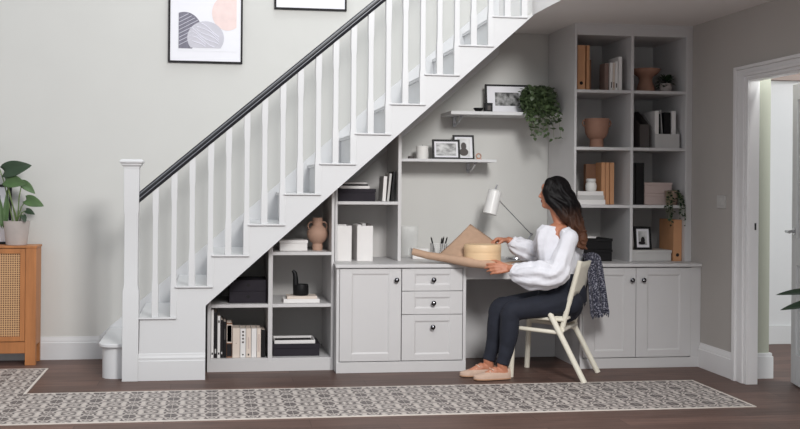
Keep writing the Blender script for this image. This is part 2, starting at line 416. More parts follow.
sp.prismx([(7.001, 0), (6.982, 0), (6.982, .128), (6.988, .132), (6.986, .148), (6.994, .16), (6.995, .172), (7.001, .178)], -.469, -.035)
sp.build('skirting', 'white', st, bev=.001)
for k in range(1, K+1):
    x = tx(k)
    t = MB(); t.box(x-.006, x+G+.006, 6.984, 7.868, tz(k)-.011, tz(k)); t.box(x-.006, x+G, 7.042, 7.866, tz(k)-.024, tz(k)-.011); t.build('tread', 'white', st, bev=.003)
    MB().box(x+.007, x+.025, 7.04, 7.868, tz(k)-R0+.0005, tz(k)-.012).build('riser', 'white', st, bev=0)
# first step with its rounded end
def bull(x0, x1, y0, y1, r):
    p = [(x1, y1), (x0, y1)]
    for i in range(9):
        a = PI+PI/2*i/8; p.append((x0+r+r*math.cos(a), y0+r+r*math.sin(a)))
    p.append((x1, y0)); return p
MB().prismz(bull(-.712, -.47, 7.075, 7.868, .09), 0, .205).build('bottom_riser', 'white', st, bev=0)
MB().prismz(bull(-.735, -.44, 7.055, 7.868, .10), .205, .232).build('bottom_tread', 'white', st, bev=.007)
wl = lambda x: .87+.864*x
MB().prism([(-.80, 0), (-.47, 0), (2.185, wl(2.185)-.45), (2.185, wl(2.185)), (-.80, wl(-.80))], 7.868, 7.899).build('wall_string', 'white', st, bev=.003)
MB().prism([(-.03, sof(-.03)+.003), (2.185, sof(2.185)+.003), (2.185, sof(2.185)+.023), (-.03, sof(-.03)+.023)], 7.04, 7.868).build('soffit', 'wall', st, bev=0)
def sqloft(mb, cx, cy, prof):
    vs = []; fs = []
    for (w, z) in prof:
        for a, b2 in ((-1, -1), (1, -1), (1, 1), (-1, 1)): vs.append((cx+a*w/2, cy+b2*w/2, z))
    for i in range(len(prof)-1):
        for j in range(4): fs.append((4*i+j, 4*i+(j+1) % 4, 4*i+4+(j+1) % 4, 4*i+4+j))
    fs += [(3, 2, 1, 0), tuple(len(vs)-4+j for j in range(4))]
    mb.faces(vs, fs); return mb
rail = lambda x: 1.236+.8475*(x+.467)     # top of the handrail
for k in range(1, K+1):
    for d in (.102, .2222):
        x = tx(k)+d; z0 = tz(k); z1 = rail(x)-.06
        if x > 2.15: continue
        h = z1-z0
        sqloft(MB(), x, 7.018, [(.042, z0), (.042, z0+.20), (.034, z0+.25), (.034, z1-.2), (.040, z1-.16), (.040, z1)]).build('baluster', 'white', st, bev=.0015)
hr = MB()
xa, xb = -.47, 2.12
sec = [(-.022, -.072), (.022, -.072), (.03, -.05), (.027, -.042), (.032, -.03), (.03, -.012), (.018, 0), (-.018, 0), (-.03, -.012), (-.032, -.03), (-.027, -.042), (-.03, -.05)]
n = len(sec)
hr.faces([(xa, 7.018+y, rail(xa)+h) for y, h in sec]+[(xb, 7.018+y, rail(xb)+h) for y, h in sec],
         [tuple(range(n)), tuple(range(2*n-1, n-1, -1))]+[(i, i+n, (i+1) % n+n, (i+1) % n) for i in range(n)])
hro = hr.build('handrail', 'rail', st, bev=0, smooth=15)
gv = MB()
for h in (-.016, -.045):
    gv.tube([(xa+.0, 7.018-.0305, rail(xa)+h), (xb, 7.018-.0305, rail(xb)+h)], .0032, 6)  # grey lines standing in for highlights along the handrail grooves
gv.build('groove_highlight', 'rail_glint', hro, bev=0)
nw = MB(); cx, cy = -.518, 7.02
sqloft(nw, cx, cy, [(.104, 0), (.104, .585), (.088, .63), (.088, 1.085), (.098, 1.115), (.098, 1.392)])
nwo = nw.build('newel_post', 'white', st, bev=.003)
cp = MB(); sqloft(cp, cx, cy, [(.104, 1.388), (.104, 1.398), (.128, 1.408), (.128, 1.416), (.15, 1.424), (.15, 1.437), (.12, 1.446)])
cp.build('newel_cap', 'white', nwo, bev=.002)

# ------------------------------------------------------------------ fitted units
def panel_front(name, x0, x1, z0, z1, rx0, rx1, rz0, rz1, y, parent, knob=None, m='unit'):
    f = MB(); t = .02
    f.box(x0, rx0, y, y+t, z0, z1); f.box(rx1, x1, y, y+t, z0, z1); f.box(rx0, rx1, y, y+t, z0, rz0); f.box(rx0, rx1, y, y+t, rz1, z1)
    bmesh.ops.remove_doubles(f.bm, verts=f.bm.verts[:], dist=1e-5)
    f2 = MB(); w = .010
    # bevelled recessed panel
    vs = [(rx0, y+.001, rz0), (rx1, y+.001, rz0), (rx1, y+.001, rz1), (rx0, y+.001, rz1), (rx0+w, y+.0062, rz0+w), (rx1-w, y+.0062, rz0+w), (rx1-w, y+.0062, rz1-w), (rx0+w, y+.0062, rz1-w), (rx0, y+.018, rz0), (rx1, y+.018, rz0), (rx1, y+.018, rz1), (rx0, y+.018, rz1)]
    f2.faces(vs, [(0, 1, 5, 4), (1, 2, 6, 5), (2, 3, 7, 6), (3, 0, 4, 7), (4, 5, 6, 7), (11, 10, 9, 8), (0, 8, 9, 1), (1, 9, 10, 2), (2, 10, 11, 3), (3, 11, 8, 0)])
    o = f.build(name, m, parent, bev=.0012)
    f2.build('panel', m, o, bev=0, smooth=10)
    if knob:
        k = MB(); k.lathe([(.006, 0), (.006, -.012), (.011, -.016), (.0165, -.021), (.017, -.027), (.012, -.031), (.002, -.032)], (knob[0], y, knob[1]), 20, 'y')
        ko = k.build('knob', 'darkchrome', o, bev=0)
        MB().ball((knob[0], y-.03, knob[1]), (.008, .004, .008), seg=10).build('knob_centre', 'chrome', ko, bev=0)
    return o
Yc = 7.13
# shelving under the stairs
u = thing('understair_shelving', (.41, 7.5, 0), 'pale grey open shelving cut to the slope under the stairs', 'shelving unit')
Yu, Yb = 7.26, 7.865
top = lambda x: sof(x)-.004
def slope_panel(x0, x1, z0, zc=None):
    a, b2 = top(x0), top(x1)
    return MB().prism([(x0, z0), (x1, z0), (x1, b2), (x0, a)], Yu, Yb)
slope_panel(-.024, .0, 0).build('side_panel', 'unit', u)
slope_panel(.390, .420, .0).build('divider', 'unit', u)
MB().prism([(.826, 0), (.846, 0), (.846, top(.846)), (.826, top(.826))], Yu, Yb).build('side_panel', 'unit', u)
MB().prism([(0, .09), (.826, .09), (.826, top(.826)), (0, top(0))], Yb, Yb+.012).build('back_panel', 'unit_back', u, bev=0)
B(0, .39, Yu, Yb, .068, .09).build('shelf', 'unit', u); B(.42, .826, Yu, Yb, .068, .09).build('shelf', 'unit', u)
B(0, .39, Yu, Yb, .440, .463).build('shelf', 'unit', u); B(.42, .826, Yu, Yb, .440, .463).build('shelf', 'unit', u)
B(.42, .826, Yu, Yb, .800, .822).build('shelf', 'unit', u)
B(-.024, .826, Yu-.001, Yu+.02, 0, .068).build('plinth', 'unit', u)
# drawer and door unit
c1 = thing('base_cabinet', (1.3, 7.5, 0), 'pale grey base cabinet with one door and three drawers beside the understair shelving', 'cabinet')
cb = MB(); cb.box(.848, .868, Yc+.002, 7.88, 0, .72); cb.box(1.735, 1.757, Yc+.002, 7.88, 0, .72); cb.box(.868, 1.735, Yc+.03, 7.88, .06, .08); cb.box(.868, 1.735, 7.86, 7.88, .08, .72); cb.box(.868, 1.735, Yc+.03, 7.88, .70, .72); cb.box(1.291, 1.309, Yc+.03, 7.86, .08, .70)
cb.build('carcass', 'unit', c1)
B(.848, 1.757, Yc-.003, Yc+.02, 0, .074).build('plinth', 'unit', c1)
panel_front('door', .871, 1.297, .080, .714, .954, 1.213, .13, .68, Yc, c1, (1.262, .638))
panel_front('drawer', 1.303, 1.731, .561, .714, 1.393, 1.643, .602, .676, Yc, c1, (1.522, .638))
panel_front('drawer', 1.303, 1.731, .399, .556, 1.393, 1.643, .44, .516, Yc, c1, (1.522, .477))
panel_front('drawer', 1.303, 1.731, .080, .394, 1.393, 1.643, .122, .352, Yc, c1, (1.518, .312))
# cabinet under the bookcase
c2 = thing('base_cabinet', (3.03, 7.5, 0), 'pale grey two-door base cabinet beneath the tall bookcase', 'cabinet')
cb = MB(); cb.box(2.583, 2.603, Yc+.002, 7.88, 0, .72); cb.box(3.413, 3.489, Yc+.002, 7.88, 0, .72); cb.box(2.603, 3.413, Yc+.03, 7.88, .06, .08); cb.box(2.603, 3.413, 7.86, 7.88, .08, .72); cb.box(2.603, 3.413, Yc+.03, 7.86, .70, .72)
cb.build('carcass', 'unit', c2)
B(2.583, 3.489, Yc-.003, Yc+.02, 0, .072).build('plinth', 'unit', c2)
panel_front('door', 2.604, 2.997, .078, .712, 2.69, 2.91, .126, .664, Yc, c2, (2.963, .628))
panel_front('door', 3.001, 3.412, .078, .712, 3.085, 3.33, .126, .664, Yc, c2, (3.049, .628))
# worktop and the kneehole between the cabinets
tag(B(.838, 3.489, 7.113, 7.898, .7205, .745).build('worktop', 'unit', bev=.004), 'long pale grey worktop running over the cabinets and desk space', 'worktop')
kn = thing('desk_apron', (2.17, 7.4, 0), 'grey apron and back board of the desk space between the two cabinets', 'desk')
B(1.759, 2.581, 7.16, 7.18, .635, .719).build('apron', 'unit', kn); B(1.759, 2.581, 7.66, 7.68, 0, .719).build('back_board', 'unit', kn)
# low shelves standing on the worktop under the stair
u2 = thing('worktop_shelving', (1.1, 7.6, .745), 'pale grey two-tier shelving on the worktop with its top cut to the stair slope', 'shelving unit')
Yv = 7.40
def sp2(x0, x1): return MB().prism([(x0, .7455), (x1, .7455), (x1, top(x1)), (x0, top(x0))], Yv, 7.885)
sp2(.866, .884).build('side_panel', 'unit', u2); sp2(1.318, 1.342).build('side_panel', 'unit', u2)
B(.884, 1.318, Yv, 7.885, 1.150, 1.172).build('shelf', 'unit', u2)
MB().prism([(.884, .7455), (1.318, .7455), (1.318, top(1.318)), (.884, top(.884))], 7.873, 7.885).build('back_panel', 'unit_back', u2, bev=0)
# tall bookcase
bk = thing('bookcase', (3.03, 7.6, .745), 'tall pale grey bookcase of eight open cubbies on the right', 'bookcase')
Yk = 7.29; yb = 7.885
B(2.588, 2.605, Yk, yb, .7455, 2.455).build('side_panel', 'unit', bk); B(3.437, 3.489, Yk, yb, .7455, 2.455).build('side_panel', 'unit', bk)
B(3.440, 3.462, Yk-.006, Yk, .7455, 2.455).build('end_strip', 'unit', bk)
B(3.015, 3.037, Yk, yb, .7455, 2.39).build('divider', 'unit', bk)
B(2.605, 3.437, Yk, yb, 2.39, 2.455).build('top_panel', 'unit', bk)
for z in (1.972, 1.556, 1.137):
    B(2.605, 3.015, Yk, yb-.013, z, z+.022).build('shelf', 'unit', bk); B(3.037, 3.437, Yk, yb-.013, z, z+.022).build('shelf', 'unit', bk)
B(2.605, 3.437, yb-.012, yb, .7455, 2.39).build('back_panel', 'unit_back', bk, bev=0)
struct('trim_4', B(2.588, 3.489, Yk, yb, 2.455, CH), 'unit', bev=0)
# floating shelves in the alcove
def wall_shelf(name, x0, x1, y0, z0, z1, brs, label):
    s = thing(name, ((x0+x1)/2, WY, z0), label, 'shelf', 'floating shelves in the alcove')
    B(x0, x1, y0, WY-.001, z0, z1).build('board', 'white', s, bev=.002)
    for bx in brs:
        b = MB(); b.box(bx-.012, bx+.012, WY-.26, WY-.001, z0-.006, z0); b.box(bx-.012, bx+.012, WY-.012, WY-.001, z0-.075, z0)
        b.tube([(bx, WY-.012, z0-.06), (bx, WY-.14, z0-.05), (bx, WY-.24, z0-.01)], .009, 8)
        b.build('bracket', 'chrome', s)
wall_shelf('floating_shelf', 1.345, 2.103, 7.62, 1.466, 1.487, (1.95,), 'lower white floating shelf ending against the worktop shelving')
wall_shelf('floating_shelf', 1.735, 2.585, 7.55, 1.815, 1.84, (1.84,), 'upper white floating shelf ending against the tall bookcase')

# ------------------------------------------------------------------ small things
def book(x0, x1, y, z, h, d, m, label, group, pages='cream', tilt=0, marks=()):
    t = x1-x0
    o = thing('book', ((x0+x1)/2, y, z), label, 'book', group)
    c = MB(); e = .0025
    c.box(-t/2, t/2, 0, e, 0, h); c.box(-t/2, -t/2+e, e, d, 0, h); c.box(t/2-e, t/2, e, d, 0, h)
    co = c.build('cover', m, o, world=False, bev=.0008)
    B(-t/2+e, t/2-e, e, d-.004, .003, h-.004).build('pages', pages, o, world=False, bev=0)
    for (a, b2, mm, ww) in marks:
        B(-t*ww/2, t*ww/2, -.0008, .0002, h*a, h*b2).build('spine_mark', mm, co, world=False, bev=0)
    if tilt: o.rotation_euler = (0, tilt, 0)
    return o
def flatbook(x0, x1, y, z, t, d, m, label, group, rz=0, pages='paper'):
    w = x1-x0
    o = thing('book', ((x0+x1)/2, y, z), label, 'book', group, rz)
    c = MB(); e = .0025
    c.box(-w/2, w/2, 0, e, 0, t); c.box(-w/2, w/2, e, d, 0, e); c.box(-w/2, w/2, e, d, t-e, t)
    c.build('cover', m, o, world=False, bev=.0008)
    B(-w/2+.004, w/2-.004, e, d-.004, e, t-e).build('pages', pages, o, world=False, bev=0)
    return o
gA = 'books on the bottom understair shelf'
Z = .0905
dots = [(.08, .12, 'black', .4), (.3, .62, 'darkgrey', .3)]
book(.003, .019, 7.30, Z, .335, .24, 'paper', 'slim white book at the left end of the bottom understair row', gA, marks=[(.07, .11, 'black', .6)])
book(.021, .044, 7.30, Z, .315, .24, 'char', 'tall black book second from the left in the bottom understair row', gA, marks=[(.1, .2, 'greycard', .4)])
book(.046, .064, 7.30, Z, .288, .22, 'paper', 'tall white book between black books in the bottom understair row', gA, marks=[(.08, .13, 'black', .6), (.84, .9, 'darkgrey', .6)])
book(.066, .084, 7.30, Z, .262, .22, 'char', 'charcoal book just right of the tall white book in the understair row', gA, marks=[(.1, .16, 'greycard', .5)])
book(.086, .106, 7.30, Z, .25, .22, 'black', 'black book left of the one with a framed dark spine label', gA, marks=[(.5, .8, 'darkgrey', .3)])
book(.108, .146, 7.30, Z, .24, .2, 'brown', 'brown book with a dark spine label edged in cream, understair row', gA, marks=[(.43, .96, 'cream', .94), (.46, .93, 'black', .78), (.52, .86, 'greycard', .16), (.04, .40, 'char', .9)])
book(.149, .199, 7.30, Z, .203, .2, 'cream', 'thick plain cream book in the bottom understair row', gA, marks=[(.48, .5, 'brown', .1)])
book(.202, .239, 7.30, Z, .2, .2, 'paper', 'white book with a dotted title down its spine, understair row', gA, marks=[(.86, .92, 'darkgrey', .35), (.74, .8, 'darkgrey', .35), (.62, .68, 'darkgrey', .35), (.5, .56, 'darkgrey', .35), (.08, .12, 'black', .3)])
book(.242, .276, 7.30, Z, .2, .2, 'cream', 'cream book with a black dot low on its spine, understair row', gA, marks=[(.07, .13, 'black', .3), (.3, .7, 'pink', .2)])
book(.279, .314, 7.30, Z, .2, .2, 'paper', 'plain white paperback, third from the right end of the understair row', gA)
book(.317, .343, 7.30, Z, .2, .19, 'cream', 'pale paperback beside the black one at the right of the understair row', gA, marks=[(.2, .8, 'pink', .3)])
book(.346, .374, 7.30, Z, .19, .19, 'black', 'short black book at the right end of the bottom understair row', gA)

def drawer_box(name, x0, x1, y0, y1, z0, z1, label, m='navybox', group=None, hole=True, lid=.0):
    o = thing(name, ((x0+x1)/2, (y0+y1)/2, z0), label, 'box', group)
    B(x0, x1, y0, y1, z0, z1-lid).build('body', m, o, bev=.002)
    if lid: B(x0-.004, x1+.004, y0-.004, y1+.004, z1-lid, z1).build('lid', m, o, bev=.002)
    if hole:
        xm, zm = (x0+x1)/2, (z0+z1)/2+.004
        MB().tube([(xm, y0-.0015, zm), (xm, y0+.002, zm)], .0125, 18).build('finger_hole', 'hole_shade', o, bev=0)  # black disc stands in for the shade inside the hole
    return o
g2 = 'black drawer boxes under the stairs'
drawer_box('storage_box', .125, .384, 7.33, 7.62, .4635, .545, 'lower black box with a round finger hole on the left understair shelf', group=g2)
drawer_box('storage_box', .125, .384, 7.33, 7.62, .546, .622, 'upper black box with a round finger hole, stacked under the stair slope', group=g2)
drawer_box('storage_box', .43, .755, 7.33, 7.62, .0905, .175, 'wide black lidded box on the bottom understair shelf', hole=False, lid=.03)
tr = thing('tray', (.58, 7.45, .1755), 'shallow white tray on top of the wide black box', 'tray')
t = MB(); t.box(.44, .725, 7.34, 7.56, .1755, .181); t.box(.44, .725, 7.34, 7.346, .181, .2); t.box(.44, .725, 7.554, 7.56, .181, .2); t.box(.44, .446, 7.346, 7.554, .181, .2); t.box(.719, .725, 7.346, 7.554, .181, .2)
t.build('tray_body', 'paper', tr); B(.45, .71, 7.352, 7.548, .1812, .186).build('dark_liner', 'char', tr)
g3 = 'books lying under the black ornament'
flatbook(.50, .752, 7.32, .4635, .026, .17, 'paper', 'lower white book of the pair lying under the black ornament', g3)
flatbook(.525, .735, 7.325, .490, .018, .16, 'cream', 'upper cream book of the pair lying under the black ornament', g3)
# black ornament: squat bowl with a tall curving neck
orn = thing('ornament', (.615, 7.40, .5085), 'black ceramic ornament with a squat bowl and one tall curving neck', 'ornament')
MB().lathe([(.001, 0), (.048, 0), (.054, .012), (.053, .06), (.050, .078), (.046, .078), (.046, .055), (.001, .05)], (.628, 7.40, .5085), 28).build('bowl', 'black', orn, bev=0)
MB().tube([(.594, 7.395, .512), (.590, 7.395, .58), (.588, 7.395, .63), (.583, 7.395, .665), (.568, 7.395, .684)], [.022, .021, .018, .016, .010], 12).build('neck', 'black', orn, bev=0)
drawer_box('storage_box', .475, .668, 7.38, 7.60, .8225, .897, 'white lidded box beside the taupe two-handled vase', 'paper', hole=False, lid=.022)
# amphora
am = thing('vase', (.755, 7.45, .8225), 'taupe clay vase with a tall neck and two loop handles under the stairs', 'vase')
MB().lathe([(.001, 0), (.036, 0), (.038, .03), (.034, .048), (.05, .062), (.070, .09), (.076, .118), (.070, .143), (.05, .165), (.036, .178), (.036, .228), (.038, .231), (.033, .231), (.031, .18), (.001, .17)], (.746, 7.45, .8225), 32).build('body', 'taupeclay', am, bev=0)
for s in (-1, 1):
    MB().tube([(.746+s*.030, 7.45, 1.022), (.746+s*.052, 7.45, 1.022), (.746+s*.066, 7.45, 1.008), (.746+s*.066, 7.45, .985), (.746+s*.058, 7.45, .965)], [.006]*5, 8).build('handle', 'taupeclay', am, bev=0)
# ---- things on the worktop shelving
def mag(x0, x1, y0, y1, z, h, m, label, group, low=.45, papers=None):
    o = thing('magazine_file', ((x0+x1)/2, (y0+y1)/2, z), label, 'magazine file', group)
    s = MB(); t = .004
    prof = [(y0, z), (y1, z), (y1, z+h), (y1-.06, z+h), (y0, z+h*low)]
    s.prismx(prof, x0, x0+t); s.prismx(prof, x1-t, x1); s.box(x0+t, x1-t, y0, y0+t, z, z+h*low); s.box(x0+t, x1-t, y1-t, y1, z, z+h); s.box(x0+t, x1-t, y0+t, y1-t, z, z+t)
    s.build('case', m, o, bev=.001)
    return o
mg = 'white magazine files on the worktop'
a = mag(.886, .988, 7.42, 7.70, .7455, .252, 'paper', 'closed white magazine file at the left of the worktop shelving', mg, low=1)
b = mag(1.028, 1.142, 7.42, 7.70, .7455, .252, 'paper', 'white magazine file with papers poking out of its top', mg, low=1)
pp = thing('paper_folder', (1.085, 7.5, .755), 'grey folders standing in the right-hand white magazine file', 'folder')
B(1.036, 1.062, 7.45, 7.66, .752, 1.004).build('sheet', 'paper', pp); B(1.068, 1.094, 7.45, 7.66, .752, 1.013).build('sheet', 'greycard', pp); B(1.1, 1.134, 7.45, 7.66, .752, 1.008).build('sheet', 'darkgrey', pp)
drawer_box('storage_box', .89, 1.158, 7.43, 7.70, 1.1725, 1.262, 'dark lidded box on the upper worktop shelf under the stair', 'navybox', hole=False, lid=.024)
fg = 'papers stacked on the dark box'
flatbook(.905, 1.118, 7.44, 1.2625, .02, .2, 'paper', 'white book lying directly on the dark box under the stair', fg)
flatbook(.925, 1.108, 7.45, 1.283, .012, .19, 'char', 'dark book between white ones on the dark box', fg)
flatbook(.935, 1.10, 7.45, 1.2955, .012, .19, 'greycard', 'grey booklet topmost on the dark box under the stair', fg)
ug = 'books leaning on the upper worktop shelf'
book(1.212, 1.236, 7.45, 1.1735, .18, .2, 'paper', 'thick white book at the left of the three leaning under the stair', ug, tilt=.06)
book(1.245, 1.261, 7.45, 1.1735, .20, .2, 'greycard', 'slim grey-white book in the middle of the three leaning under the stair', ug, tilt=.10)
book(1.272, 1.286, 7.45, 1.1735, .215, .2, 'black', 'slim black book at the right of the three leaning under the stair', ug, tilt=.10)
# ---- left end of the worktop beyond the shelving
v = thing('glass_vase', (1.47, 7.75, .7455), 'tall clear glass vase against the wall at the left of the worktop', 'vase')
MB().lathe([(.001, 0), (.062, 0), (.066, .006), (.066, .235), (.062, .235), (.062, .012), (.001, .01)], (1.472, 7.76, .7455), 32).build('glass', 'glass', v, bev=0)
cd = thing('candle_box', (1.53, 7.66, .7455), 'small white box with a tan label behind the rolled kraft paper', 'box')
B(1.47, 1.59, 7.62, 7.70, .7455, .822).build('carton', 'paper', cd); B(1.505, 1.555, 7.6185, 7.62, .77, .805).build('label_patch', 'cream', cd, bev=0)
ph = thing('pen_pot', (1.65, 7.55, .7455), 'square wire mesh pen pot on the worktop', 'pen pot')
p = MB(); x0, x1, y0, y1 = 1.60, 1.70, 7.50, 7.60
for k in range(9):
    q = x0+(x1-x0)*k/8; yy = y0+(y1-y0)*k/8
    p.tube([(q, y0, .7475), (q, y0, .862)], .002, 5); p.tube([(q, y1, .7475), (q, y1, .862)], .002, 5)
    p.tube([(x0, yy, .7475), (x0, yy, .862)], .002, 5); p.tube([(x1, yy, .7475), (x1, yy, .862)], .002, 5)
for k in range(9):
    zz = .7475+.115*k/8
    p.tube([(x0, y0, zz), (x1, y0, zz), (x1, y1, zz), (x0, y1, zz)], .002, 5, closed=True)
p.box(x0, x1, y0, y1, .7455, .7475)
p.build('mesh_body', 'lampwhite', ph, bev=0)
pg = 'black pens in the mesh pot'
for (xa_, xb_, zz, lab) in ((1.635, 1.592, .905, 'black pen leaning left in the mesh pot'), (1.655, 1.672, .90, 'black pen upright beside two others in the mesh pot'), (1.662, 1.685, .907, 'black pen in the middle of the right-leaning trio in the pot'), (1.67, 1.71, .905, 'black pen leaning furthest right in the mesh pot')):
    o = thing('pen', (xa_, 7.55, .749), lab, 'pen', pg)
    pv = Vector((xa_, 7.55, .749)); pt = Vector((xb_, 7.54, zz))
    MB().tube([pv.lerp(pt, .0), pv.lerp(pt, .05), pt], [.001, .0055, .0055], 8).build('barrel', 'black', o, bev=0)
    MB().tube([pt, pt+(pt-pv).normalized()*.008], .003, 8).build('push_button', 'darkgrey', o, bev=0)

# ---- frames
def frame(name, w, h, bar, mat_w, m_print, loc, label, cat, lean=0, rz=0, fm='black', depth=.016, group=None, prt=None):
    o = thing(name, loc, label, cat, group); o.rotation_euler = (-lean, 0, rz)
    f = MB(); f.box(-w/2, -w/2+bar, 0, depth, 0, h); f.box(w/2-bar, w/2, 0, depth, 0, h); f.box(-w/2+bar, w/2-bar, 0, depth, 0, bar); f.box(-w/2+bar, w/2-bar, 0, depth, h-bar, h)
    f.build('frame_bar', fm, o, world=False, bev=.001)
    B(-w/2+bar, w/2-bar, .005, .012, bar, h-bar).build('mount', 'mount', o, world=False, bev=0)
    if m_print:
        a, b2 = mat_w if isinstance(mat_w, tuple) else (mat_w, mat_w)
        B(-w/2+bar+a, w/2-bar-a, .004, .006, bar+b2, h-bar-b2).build('print', m_print, o, world=False, bev=0)
    return o
def disc(mb, cx, cz, r, y, a0=0, a1=2*PI, n=28, th=.0006):
    pts = [(cx+r*math.cos(a0+(a1-a0)*i/n), cz+r*math.sin(a0+(a1-a0)*i/n)) for i in range(n+(0 if a1-a0 > 6.2 else 1))]
    mb.prism(pts, y, y+th); return mb
# big frames beside the stairs
f1 = frame('picture_frame', .545, .74, .014, 0, None, (-.055, 7.878, 2.184), 'black framed abstract print of overlapping circles on the stair wall', 'picture frame', fm='char', depth=.02)
ap = B(-.200, .228-.0, .0035, .0049, .088, .62).build('print', 'mount', f1, world=False, bev=0)
ax = MB()
ax.prism([(-.198, .125)]+[(-.125, .125)]+[(-.125, .125)]+[(.0, .125)], .003, .0035) if False else None
d1 = MB(); n = 20
pts = [(-.198, .105), (-.10, .105)]+[(-.155+.125*math.cos(a), .24+.135*math.sin(a)) for a in [(-.6+i*(PI/2+.6+.35)/n) for i in range(n+1)]]+[(-.198, .365)]
d1.prism(pts, .0024, .0034); d1.build('arch_motif', 'lav', ap, world=False, bev=0)
d2 = MB(); pts = [(.0+.135*math.cos(a), .185+.125*math.sin(a)) for a in [(-.62+i*(PI+1.24)/28) for i in range(29)]]
d2.prism(pts, .0014, .0024); d2o = d2.build('hatched_motif', 'hatch', ap, world=False, bev=0)
ln = MB()
for i in range(9):
    c0 = -.10+i*.026
    pa = []
    for j in range(9):
        x = -.13+.26*j/8; z = .26-.62*(x+.13)+c0-.02+.012*math.sin(x*30+i)
        if ((x)/.128)**2+((z-.185)/.118)**2 < 1 and z > .115: pa.append((x, .0013, z))
    if len(pa) > 2: ln.tube(pa, .0026, 4)
ln.build('hatch_line', 'inkline', d2o, world=False, bev=0)
lv = MB()
for i in range(8):
    pa = []
    for j in range(8):
        x = -.195+.16*j/7; z = .13+i*.028+.9*(x+.195)*.6
        if (x+.155)**2/.0155+(z-.24)**2/.018 < 1 or (x < -.155 and z < .35): pa.append((x, .0023, z))
    if len(pa) > 2: lv.tube(pa, .0016, 4)
lv.build('line_motif', 'inkline', ap, world=False, bev=0)
d3 = MB(); pts = [(.16+.115*math.cos(a), .375+.13*math.sin(a)) for a in [(-.95-i*(PI*2-1.9)/30) for i in range(31)]]
d3.prism(pts[::-1], .0024, .0034); d3.build('blush_motif', 'blush', ap, world=False, bev=0)
frame('picture_frame', .545, .74, .014, (.055, .07), 'ph4', (.725, 7.878, 2.602), 'second black framed print, its lower edge above the handrail', 'picture frame', fm='char', depth=.02)
# frames on the lower floating shelf
zl = 1.4875
f = frame('photo_frame', .212, .152, .015, (.014, .014), 'ph1', (1.742, 7.715, zl), 'landscape black photo frame with a hillside view on the lower floating shelf', 'photo frame', lean=.18, rz=.0)
f = frame('photo_frame', .165, .192, .014, (.018, .012), 'ph2', (1.898, 7.80, zl), 'portrait black photo frame of a dark-haired figure on the lower floating shelf', 'photo frame', lean=.18)
fig = MB(); fig.ball((0, .0035, .105), (.022, .001, .03), seg=14); fig.ball((.0, .0036, .06), (.035, .0008, .03), seg=12)
fig.build('figure_motif', 'darkgrey', f, world=False, bev=0)
cd = thing('candle', (1.56, 7.74, zl), 'white pillar candle at the left of the lower floating shelf', 'candle')
MB().lathe([(.001, 0), (.044, 0), (.046, .004), (.046, .094), (.042, .098), (.001, .098)], (1.56, 7.74, zl), 28).build('wax_body', 'wax', cd, bev=0)
MB().tube([(1.56, 7.74, zl+.098), (1.561, 7.74, zl+.108)], .0012, 6).build('wick', 'black', cd, bev=0)
tag(MB().lathe([(.001, 0), (.02, 0), (.024, .004), (.024, .02), (.001, .022)], (1.475, 7.74, zl), 20).build('tealight_dish', 'darkgrey', bev=0), 'tiny dark grey dish left of the white candle', 'dish')
cc = thing('ornament', (1.99, 7.72, zl), 'tiny copper hoop ornament at the right of the lower floating shelf', 'ornament')
MB().tube([(1.99+.018*math.cos(a), 7.72, zl+.026+.018*math.sin(a)) for a in [2*PI*i/20 for i in range(20)]], .005, 8, closed=True).build('hoop', 'copper', cc, bev=0)
B(1.968, 2.012, 7.705, 7.735, zl, zl+.006).build('base', 'copper', cc)
# upper floating shelf
zu = 1.8405
frame('photo_frame', .34, .228, .014, (.062, .048), 'ph3', (2.225, 7.76, zu), 'large landscape black frame with a wide white mount on the upper floating shelf', 'photo frame', lean=.16)
tag(MB().lathe([(.001, 0), (.016, 0), (.018, .006), (.034, .026), (.038, .036), (.034, .036), (.016, .012), (.001, .01)], (1.985, 7.72, zu), 24).build('bowl', 'black', bev=0), 'small black bowl at the left of the upper floating shelf', 'bowl')
k = thing('candle_holder', (2.052, 7.69, zu), 'square black candle holder in front of the large landscape frame', 'candle holder')
t = MB(); t.box(2.024, 2.08, 7.66, 7.716, zu, zu+.006); t.box(2.024, 2.08, 7.66, 7.663, zu+.006, zu+.072); t.box(2.024, 2.08, 7.713, 7.716, zu+.006, zu+.072); t.box(2.024, 2.027, 7.663, 7.713, zu+.006, zu+.072); t.box(2.077, 2.08, 7.663, 7.713, zu+.006, zu+.072)
t.build('cup', 'black', k); MB().lathe([(.001, 0), (.022, 0), (.022, .04), (.001, .042)], (2.052, 7.688, zu+.006), 18).build('candle_wax', 'darkgrey', k, bev=0)
B(2.04, 2.064, 7.6585, 7.66, zu+.018, zu+.052).build('label_patch', 'darkgrey', k, bev=0)
# ivy
def leaf_quad(mb, p, d, up, ln_, wd):
    d = d.normalized(); s = d.cross(up).normalized(); nrm = s.cross(d)
    P = [p, p+d*ln_*.25+s*wd*.5+nrm*.003, p+d*ln_*.6+s*wd*.42, p+d*ln_-nrm*ln_*.12, p+d*ln_*.6-s*wd*.42, p+d*ln_*.25-s*wd*.5+nrm*.003, p+d*ln_*.5+nrm*ln_*.06]
    mb.faces(P, [(0, 1, 6), (1, 2, 6), (2, 3, 6), (3, 4, 6), (4, 5, 6), (5, 0, 6)])
iv = thing('trailing_plant', (2.43, 7.70, zu), 'bushy trailing green plant spilling off the upper floating shelf', 'plant')
MB().lathe([(.001, 0), (.045, 0), (.06, .10), (.064, .105), (.056, .105), (.05, .02), (.001, .09)], (2.43, 7.70, zu), 24).build('pot', 'paper', iv, bev=0)
lv = MB(); sm = MB(); r2 = random.Random(5)
